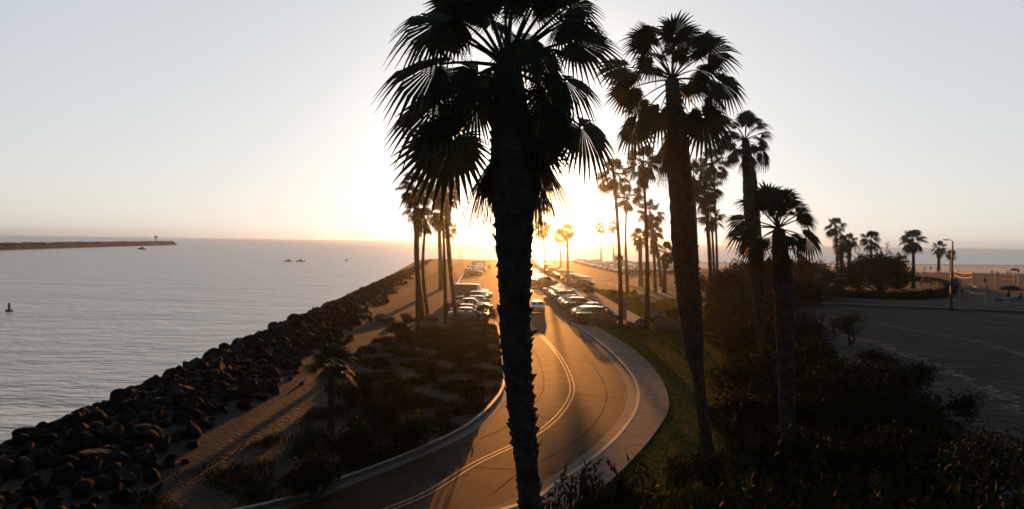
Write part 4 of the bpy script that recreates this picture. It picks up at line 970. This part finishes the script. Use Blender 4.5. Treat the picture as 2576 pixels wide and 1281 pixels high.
mb = MB(); mb.add([(0,0,2.6)] + [(1.3*math.cos(6.283*k/n), 1.3*math.sin(6.283*k/n), 1.8) for k in range(n)] + [(.8*math.cos(6.283*k/n), .8*math.sin(6.283*k/n), 2.4) for k in range(n)],
    [(0, n+1+k, n+1+(k+1)%n) for k in range(n)] + [(n+1+k, 1+k, 1+(k+1)%n, n+1+(k+1)%n) for k in range(n)]); mb.build('canopy', M['canvas_red'], t); tag(t, 'small red beach umbrella far off on the sand', 'umbrella')
# small lifeguard hut beyond the lawn palms
p = at(1556, 668); t = empty('beach_hut', p); mb = MB(); mb.box((-1.6,-1.5,1.2),(1.6,1.5,3.6)); mb.build('cabin', M['whitepost'], t)
mb = MB(); mb.box((-2.0,-2.0,3.6),(2.0,2.0,3.8)); mb.build('roof', M['whitepost'], t); mb = MB(); mb.box((-1.3,-1.52,2.2),(1.3,-1.49,3.2)); mb.build('window', M['trim'], t)
for x in (-1.4, 1.4):
    for y in (-1.3, 1.3): mb = MB(); mb.box((x-.1,y-.1,0),(x+.1,y+.1,1.2)); mb.build('leg', M['whitepost'], t)
tag(t, 'small pale hut on legs in the haze beyond the right car rows', 'hut')

# ------------------------------------------------------------------ people
def person_mesh(pose, seed):
    J = {'pel':(0,0,.95),'chest':(0,0,1.30),'neck':(0,.0,1.47),'head':(0,-.02,1.60),'top':(0,0,1.70)}
    P = {'stand':[((-.09,0,.90),(-.10,.0,.50),(-.11,.02,.08),(-.11,-.14,.03)),((.09,0,.90),(.12,-.03,.50),(.13,.02,.08),(.14,-.14,.03)),((-.19,0,1.42),(-.25,.02,1.14),(-.27,-.04,.90),(-.27,-.06,.80)),((.19,0,1.42),(.26,.0,1.14),(.27,-.06,.90),(.27,-.08,.80))],
         'walk':[((-.09,0,.90),(-.10,-.20,.52),(-.10,-.28,.08),(-.10,-.44,.04)),((.09,0,.90),(.10,.10,.50),(.11,.38,.14),(.11,.30,.03)),((-.19,0,1.42),(-.24,.18,1.17),(-.25,.16,.92),(-.25,.12,.82)),((.19,0,1.42),(.24,-.16,1.17),(.24,-.32,.98),(.24,-.38,.90))],
         'reach':[((-.09,0,.90),(-.16,-.08,.50),(-.20,.02,.08),(-.20,-.14,.03)),((.09,0,.90),(.18,-.06,.50),(.24,.06,.08),(.25,-.10,.03)),((-.19,0,1.42),(-.36,-.12,1.60),(-.34,-.22,1.86),(-.34,-.25,1.95)),((.19,0,1.42),(.36,-.10,1.55),(.38,-.20,1.82),(.38,-.23,1.91))],
         'crouch':[((-.09,.10,.72),(-.22,-.24,.52),(-.20,.06,.08),(-.22,-.10,.03)),((.09,.10,.72),(.22,-.22,.52),(.22,.10,.08),(.24,-.06,.03)),((-.19,-.22,1.12),(-.24,-.42,.88),(-.10,-.60,.80),(-.05,-.68,.80)),((.19,-.22,1.12),(.24,-.42,.88),(.10,-.60,.80),(.05,-.68,.80))]}[pose]
    if pose == 'crouch': J = {'pel':(0,.10,.76),'chest':(0,-.10,1.02),'neck':(0,-.24,1.18),'head':(0,-.32,1.30),'top':(0,-.36,1.39)}
    vs = [J['pel'], J['chest'], J['neck'], J['head'], J['top']]; es = [(0,1),(1,2),(2,3),(3,4)]; rd = [.14,.15,.06,.10,.07]
    for li, limb in enumerate(P):
        base = 0 if li < 2 else 1
        for k, q in enumerate(limb):
            vs.append(q); es.append((base if k == 0 else len(vs) - 2, len(vs) - 1)); rd.append(((.095,.062,.045,.035) if li < 2 else (.06,.045,.034,.03))[k])
    me = bpy.data.meshes.new('person_base'); me.from_pydata(vs, es, []); o = bpy.data.objects.new('person_base', me); col.objects.link(o)
    md = o.modifiers.new('skin', 'SKIN'); sv = me.skin_vertices
    if not len(sv): 
        return None
    for k, q in enumerate(rd): sv[0].data[k].radius = (q, q * (.72 if k < 2 else 1))
    sv[0].data[0].use_root = True
    o.modifiers.new('sub', 'SUBSURF').levels = 1
    dg = bpy.context.evaluated_depsgraph_get(); out = bpy.data.meshes.new_from_object(o.evaluated_get(dg)); bpy.data.objects.remove(o); out.name = 'body'
    out.materials.clear(); out.materials.append(M['skin'])
    out.polygons.foreach_set('use_smooth', [True] * len(out.polygons))
    sh = MB(); hip = Vector(J['pel'])
    for li in (0, 1):
        a, b = Vector(P[li][0]), Vector(P[li][1]); sh.tube([hip + Vector((a.x*.6,0,.10)), a, a.lerp(b, .8)], [.155, .125, .095], 8)
    hr = MB(); hd = Vector(J['head']); c = hd + Vector((0, .02, .06)); hr.tube([c + Vector((0,.02,-.10)), c + Vector((0,.02,0)), c + UP * .06, c + UP * .085], [.085, .108, .08, .02], 8)
    ts = MB(); ts.tube([hip + UP*.02, hip.lerp(Vector(J['chest']), .5), Vector(J['chest']) + UP*.05, Vector(J['neck'])], [.165,.165,.175,.075], 10)
    return out, sh, hr, ts
def skin_ready(me): return True
PM = {}
def person(px, py, pose, rz, cloth, label, shirt=None, h=1.0, z=.0):
    if pose not in PM:
        b = bpy.data.meshes.new('x'); PM[pose] = person_mesh(pose, 1)
    body, sh, hr, ts = PM[pose]; p = at(px, py); t = empty('person', (p.x, p.y, z), rz); t.scale = (h, h, h)
    b = link('body', body, t); sh.build('shorts', M[cloth], t, True); hr.build('hair', M['hair'], t, True)
    if shirt: ts.build('shirt', M[shirt], t, True)
    return tag(t, label, 'person')
try:
    for a in ((2418,744,'stand',.3,'shorts_dark','person standing in dark clothes behind the left post of the nearest net','shorts_dark'),
      (2440,728,'stand',1.2,'shorts_blue','person waiting at the right post of the brightly lit net',None),(2446,741,'crouch',.5,'shorts_dark','person crouching just behind the nearest net','shorts_dark'),
      (2478,716,'walk',-.8,'shorts_dark','person lunging on the sand between the lit net and the dim one','shorts_dark'),(2510,700,'reach',.2,'shorts_red','person with raised arms far behind the dim net',None),
      (2537,755,'walk',2.2,'shorts_dark','dark figure bending forward on the sand right of the nearest net','shorts_dark'),(2552,737,'crouch',-.5,'shorts_red','person with a red top crouching on the sand by the right edge','shorts_red'),
      (2565,760,'crouch',1.5,'shorts_dark','person sitting low on a red towel near the right edge','shorts_dark'),(2339,722,'reach',.0,'shorts_white','person under the single band net left of the lamp post',None),
      (2318,722,'stand',.6,'shorts_blue','person in blue shorts left of the single band net',None),(2298,722,'stand',2.0,'shorts_dark','person close behind the lone palm trunk','shorts_white'),
      (2278,716,'walk',1.0,'shorts_white','pale dressed person left of the lone palm on the sand','shorts_white'),(2495,692,'stand',.2,'shorts_blue','standing person far back on the sand, left of the group',None),
      (2535,695,'stand',.9,'shorts_dark','far person left of the red umbrella','shorts_red'),(2542,697,'walk',.4,'shorts_dark','far person walking next to the red umbrella',None),(2562,690,'stand',2.6,'shorts_dark','far person right of the red umbrella','shorts_dark'),
      (2410,693,'stand',.7,'shorts_dark','person at the far end of the lit strip of sand','shorts_dark'),(2326,682,'walk',1.4,'shorts_dark','tiny person on the bright wet sand behind the single band net','shorts_dark'),(2341,681,'stand',.1,'shorts_dark','tiny person standing on the bright wet sand, right of another one','shorts_dark'),
      (1228,679,'walk',0,'shorts_dark','person walking in the far left lane, left one of a pair','shorts_white'),(1233,680,'walk',.1,'shorts_dark','person walking in the far left lane, right one of a pair','shorts_dark')):
        person(*a)
except Exception as ex:
    print('PEOPLE FAILED', ex); raise
p = at(2557, 762); mb = MB(); mb.box((-1.1,-.5,.01),(1.1,.5,.05)); o = mb.build('beach_towel', M['canvas_red'], None, False, (p.x - 1.8, p.y, .01)); tag(o, 'red beach towel spread on the sand by the right edge', 'towel')
for (px, py, s, mt_, lab) in ((2512,757,.5,'canvas_dark','dark beach bag on the sand right of the nearest net'),(2524,755,.5,'shorts_white','pale beach bag on the sand next to a dark one'),(2555,752,.9,'shorts_white','pale bundle lying beside the crouching person by the right edge'),(2400,759,.45,'shorts_white','small pale bag on the sand behind the lamp post'),(2334,733,.7,'canvas_dark','dark heap of bags on the sand beyond the hedge')):
    p = at(px, py); r = random.Random(px); bm = bmesh.new(); bmesh.ops.create_icosphere(bm, subdivisions=2, radius=s)
    for v in bm.verts: v.co = Vector((v.co.x * 1.3 + r.gauss(0,.03), v.co.y * .8 + r.gauss(0,.03), max(-.12*s, v.co.z * .65 + r.gauss(0,.03))))
    me = bpy.data.meshes.new('beach_bag'); bm.to_mesh(me); bm.free(); me.materials.append(M[mt_]); o = link('beach_bag', me, None, (p.x, p.y, .12*s + .006)); tag(o, lab, 'bag')

# ------------------------------------------------------------------ on the water
r = random.Random(44)
def ridge(name, pts, w, top, m):
    P = spline([Vector(q) for q in pts], 5); mb = MB(); L = [offset(P, d) for d in (-w, -w*.35, w*.35, w)]; Z = (SEA - .5, top, top, SEA - .5)
    V = [[(q.x + r.gauss(0,.5), q.y + r.gauss(0,.5), Z[j] + (r.gauss(0,.30) if 0 < j < 3 else 0)) for q in L[j]] for j in range(4)]
    for j in range(3):
        for i in range(len(P) - 1): mb.quad(V[j][i], V[j][i+1], V[j+1][i+1], V[j+1][i])
    for i in (0, len(P)-1): mb.poly([V[j][i] for j in range(4)])
    return mb.build(name, m)
b = ridge('breakwater', [(-335,330,0),(-377,502,0),(-418,700,0),(-447,872,0),(-452,905,0)], 9.0, 1.8, M['rock']); tag(b, 'long low rock breakwater across the water at the far left', 'breakwater')
mb = MB()
for k in range(190):
    u = r.random(); q = Vector((-335,330,0)).lerp(Vector((-449,885,0)), u); q.x += r.gauss(0,3) - 3*math.sin(u*3.14)*2; s = r.uniform(.6,1.5); me = RM[k % 10]; mt = Matrix.LocRotScale(Vector((q.x, q.y, 1.7)), None, Vector((s,s,s*.8))); mb.add([mt @ v.co for v in me.vertices], [tuple(f.vertices) for f in me.polygons])
tag(mb.build('rocks', M['rock'], b), kind='stuff')
q = atY(392, 611, 865); t = empty('beacon', (q.x, q.y, 1.6))
for sx in (-1, 1):
    for sy in (-1, 1): mb = MB(); mb.tube([(sx*.8, sy*.8, -.3), (sx*.35, sy*.35, 5.2)], [.16,.12], 5); mb.build('leg', M['steel'], t)
mb = MB(); mb.box((-1.9,-.2,4.4),(1.9,.2,7.0)); mb.build('day_board', M['hulldark'], t); mb = MB(); mb.tube([(0,0,5),(0,0,7.8)], [.2,.15], 6); mb.build('lantern', M['steel'], t)
tag(t, 'harbour beacon tower with a day board at the tip of the breakwater', 'beacon')
def boat(label, px, py, L, rz, white=True, cabin=True, who=True):
    p = at(px, py, SEA); t = empty('motor_boat', p, rz); mb = MB(); st = []
    for k in range(9):
        u = k / 8; w = L * .17 * (1 - max(0, (u - .45) / .55) ** 2.2) * (.9 + .1 * min(1, u*4)) + .02; zt = L * (.10 + .06 * u * u); kz = -.12 * L * .6 * (1 - u ** 4 * .7)
        st.append([(L*(u-.5), -w, zt), (L*(u-.5), -w*.72, kz*.25), (L*(u-.5), 0, kz), (L*(u-.5), w*.72, kz*.25), (L*(u-.5), w, zt), (L*(u-.5), 0, zt - .04)])
    mb.add([q for s in st for q in s], [(i*6+k, i*6+(k+1)%6, (i+1)*6+(k+1)%6, (i+1)*6+k) for i in range(8) for k in range(6)] + [(5,4,3,2,1,0), tuple(48+k for k in range(6))])
    mb.build('hull', M['hullwhite' if white else 'hulldark'], t, True)
    if cabin:
        mb = MB(); a = L*.10; mb.add([(-L*.12,-L*.11,a),(-L*.12,L*.11,a),(L*.2,L*.09,a),(L*.2,-L*.09,a),(-L*.10,-L*.09,L*.30),(-L*.10,L*.09,L*.30),(L*.08,L*.08,L*.30),(L*.08,-L*.08,L*.30)], ((0,3,2,1),(4,5,6,7),(0,1,5,4),(1,2,6,5),(2,3,7,6),(3,0,4,7))); mb.build('cabin', M['hullwhite' if white else 'hulldark'], t)
    mb = MB(); mb.box((-L*.52,-.16,-.1),(-L*.46,.16,L*.14+.3)); mb.build('outboard_motor', M['trim'], t)
    return tag(t, label, 'boat')
boat('dark motor boat with a small wake below the tip of the breakwater', 357, 628, 7.5, R(175), False)
boat('small pale boat on the water, leftmost of three in a line', 725, 658, 3.8, R(40)); boat('small pale boat on the water, middle one of three in a line', 756, 658, 4.2, R(200)); boat('small pale boat on the water, nearest to the rock wall', 872, 657, 4.0, R(100))
boat('tiny far boat near the horizon', 885, 604.5, 14, R(0), False)
p = at(357, 628, SEA); mb = MB(); mb.add([(p.x+4,p.y-.4,SEA+.02),(p.x+32,p.y-2.6,SEA+.02),(p.x+34,p.y+2.4,SEA+.02),(p.x+4,p.y+.4,SEA+.02)], ((0,1,2,3),)); tag(mb.build('wake', M['foam']), kind='structure')
p = at(23, 783, SEA); t = empty('buoy', p); mb = MB(); mb.tube([(0,0,-.4),(0,0,.12),(0,0,.22),(0,0,.24)], [.5,.55,.50,.2], 14); mb.build('float', M['hulldark'], t, False)
mb = MB(); mb.tube([(0,0,.2),(0,0,.5),(0,0,1.25),(0,0,1.32)], [.17,.16,.15,.05], 10); mb.build('pillar', M['buoyred'], t); mb = MB(); mb.box((-.04,-.18,.5),(.04,.18,.55)); mb.build('handle', M['trim'], t)
tag(t, 'red channel buoy with an upright pillar floating at the left edge', 'buoy')
# breaking waves by the beach
r = random.Random(8); mb = MB()
for (Y, x0, x1, w) in ((345,45,330,2.2),(362,80,420,1.4),(385,20,300,1.2),(335,-20,70,1.6)):
    c = [Vector((x, Y + 2*math.sin(x*.05+Y) + (0.16*max(0, x-140)), 0)) for x in range(x0, x1, 4)]
    for i in range(len(c) - 1):
        if r.random() < .75: a = w * r.uniform(.3,1); mb.quad((c[i].x, c[i].y-a, SEA+.25), (c[i+1].x, c[i+1].y-a, SEA+.25), (c[i+1].x, c[i+1].y+a, SEA+.3), (c[i].x, c[i].y+a, SEA+.3))
struct('surf', mb, M['foam'])

# ------------------------------------------------------------------ haze
hm = bpy.data.materials.new('haze'); hm.use_nodes = True; hn = hm.node_tree.nodes; hn.clear()
ho = hn.new('ShaderNodeOutputMaterial'); hv = hn.new('ShaderNodeVolumePrincipled'); hm.node_tree.links.new(hv.outputs[0], ho.inputs['Volume'])
hv.inputs['Color'].default_value = (.86, .95, 1.0, 1); hv.inputs['Density'].default_value = HAZE_DENSITY; hv.inputs['Anisotropy'].default_value = .95
mb = MB(); mb.box((-4700, -400, SEA - 1), (4700, 4500, 30)); h = mb.build('haze', hm); tag(h, kind='stuff'); h['label'] = 'warm evening haze over the whole place'
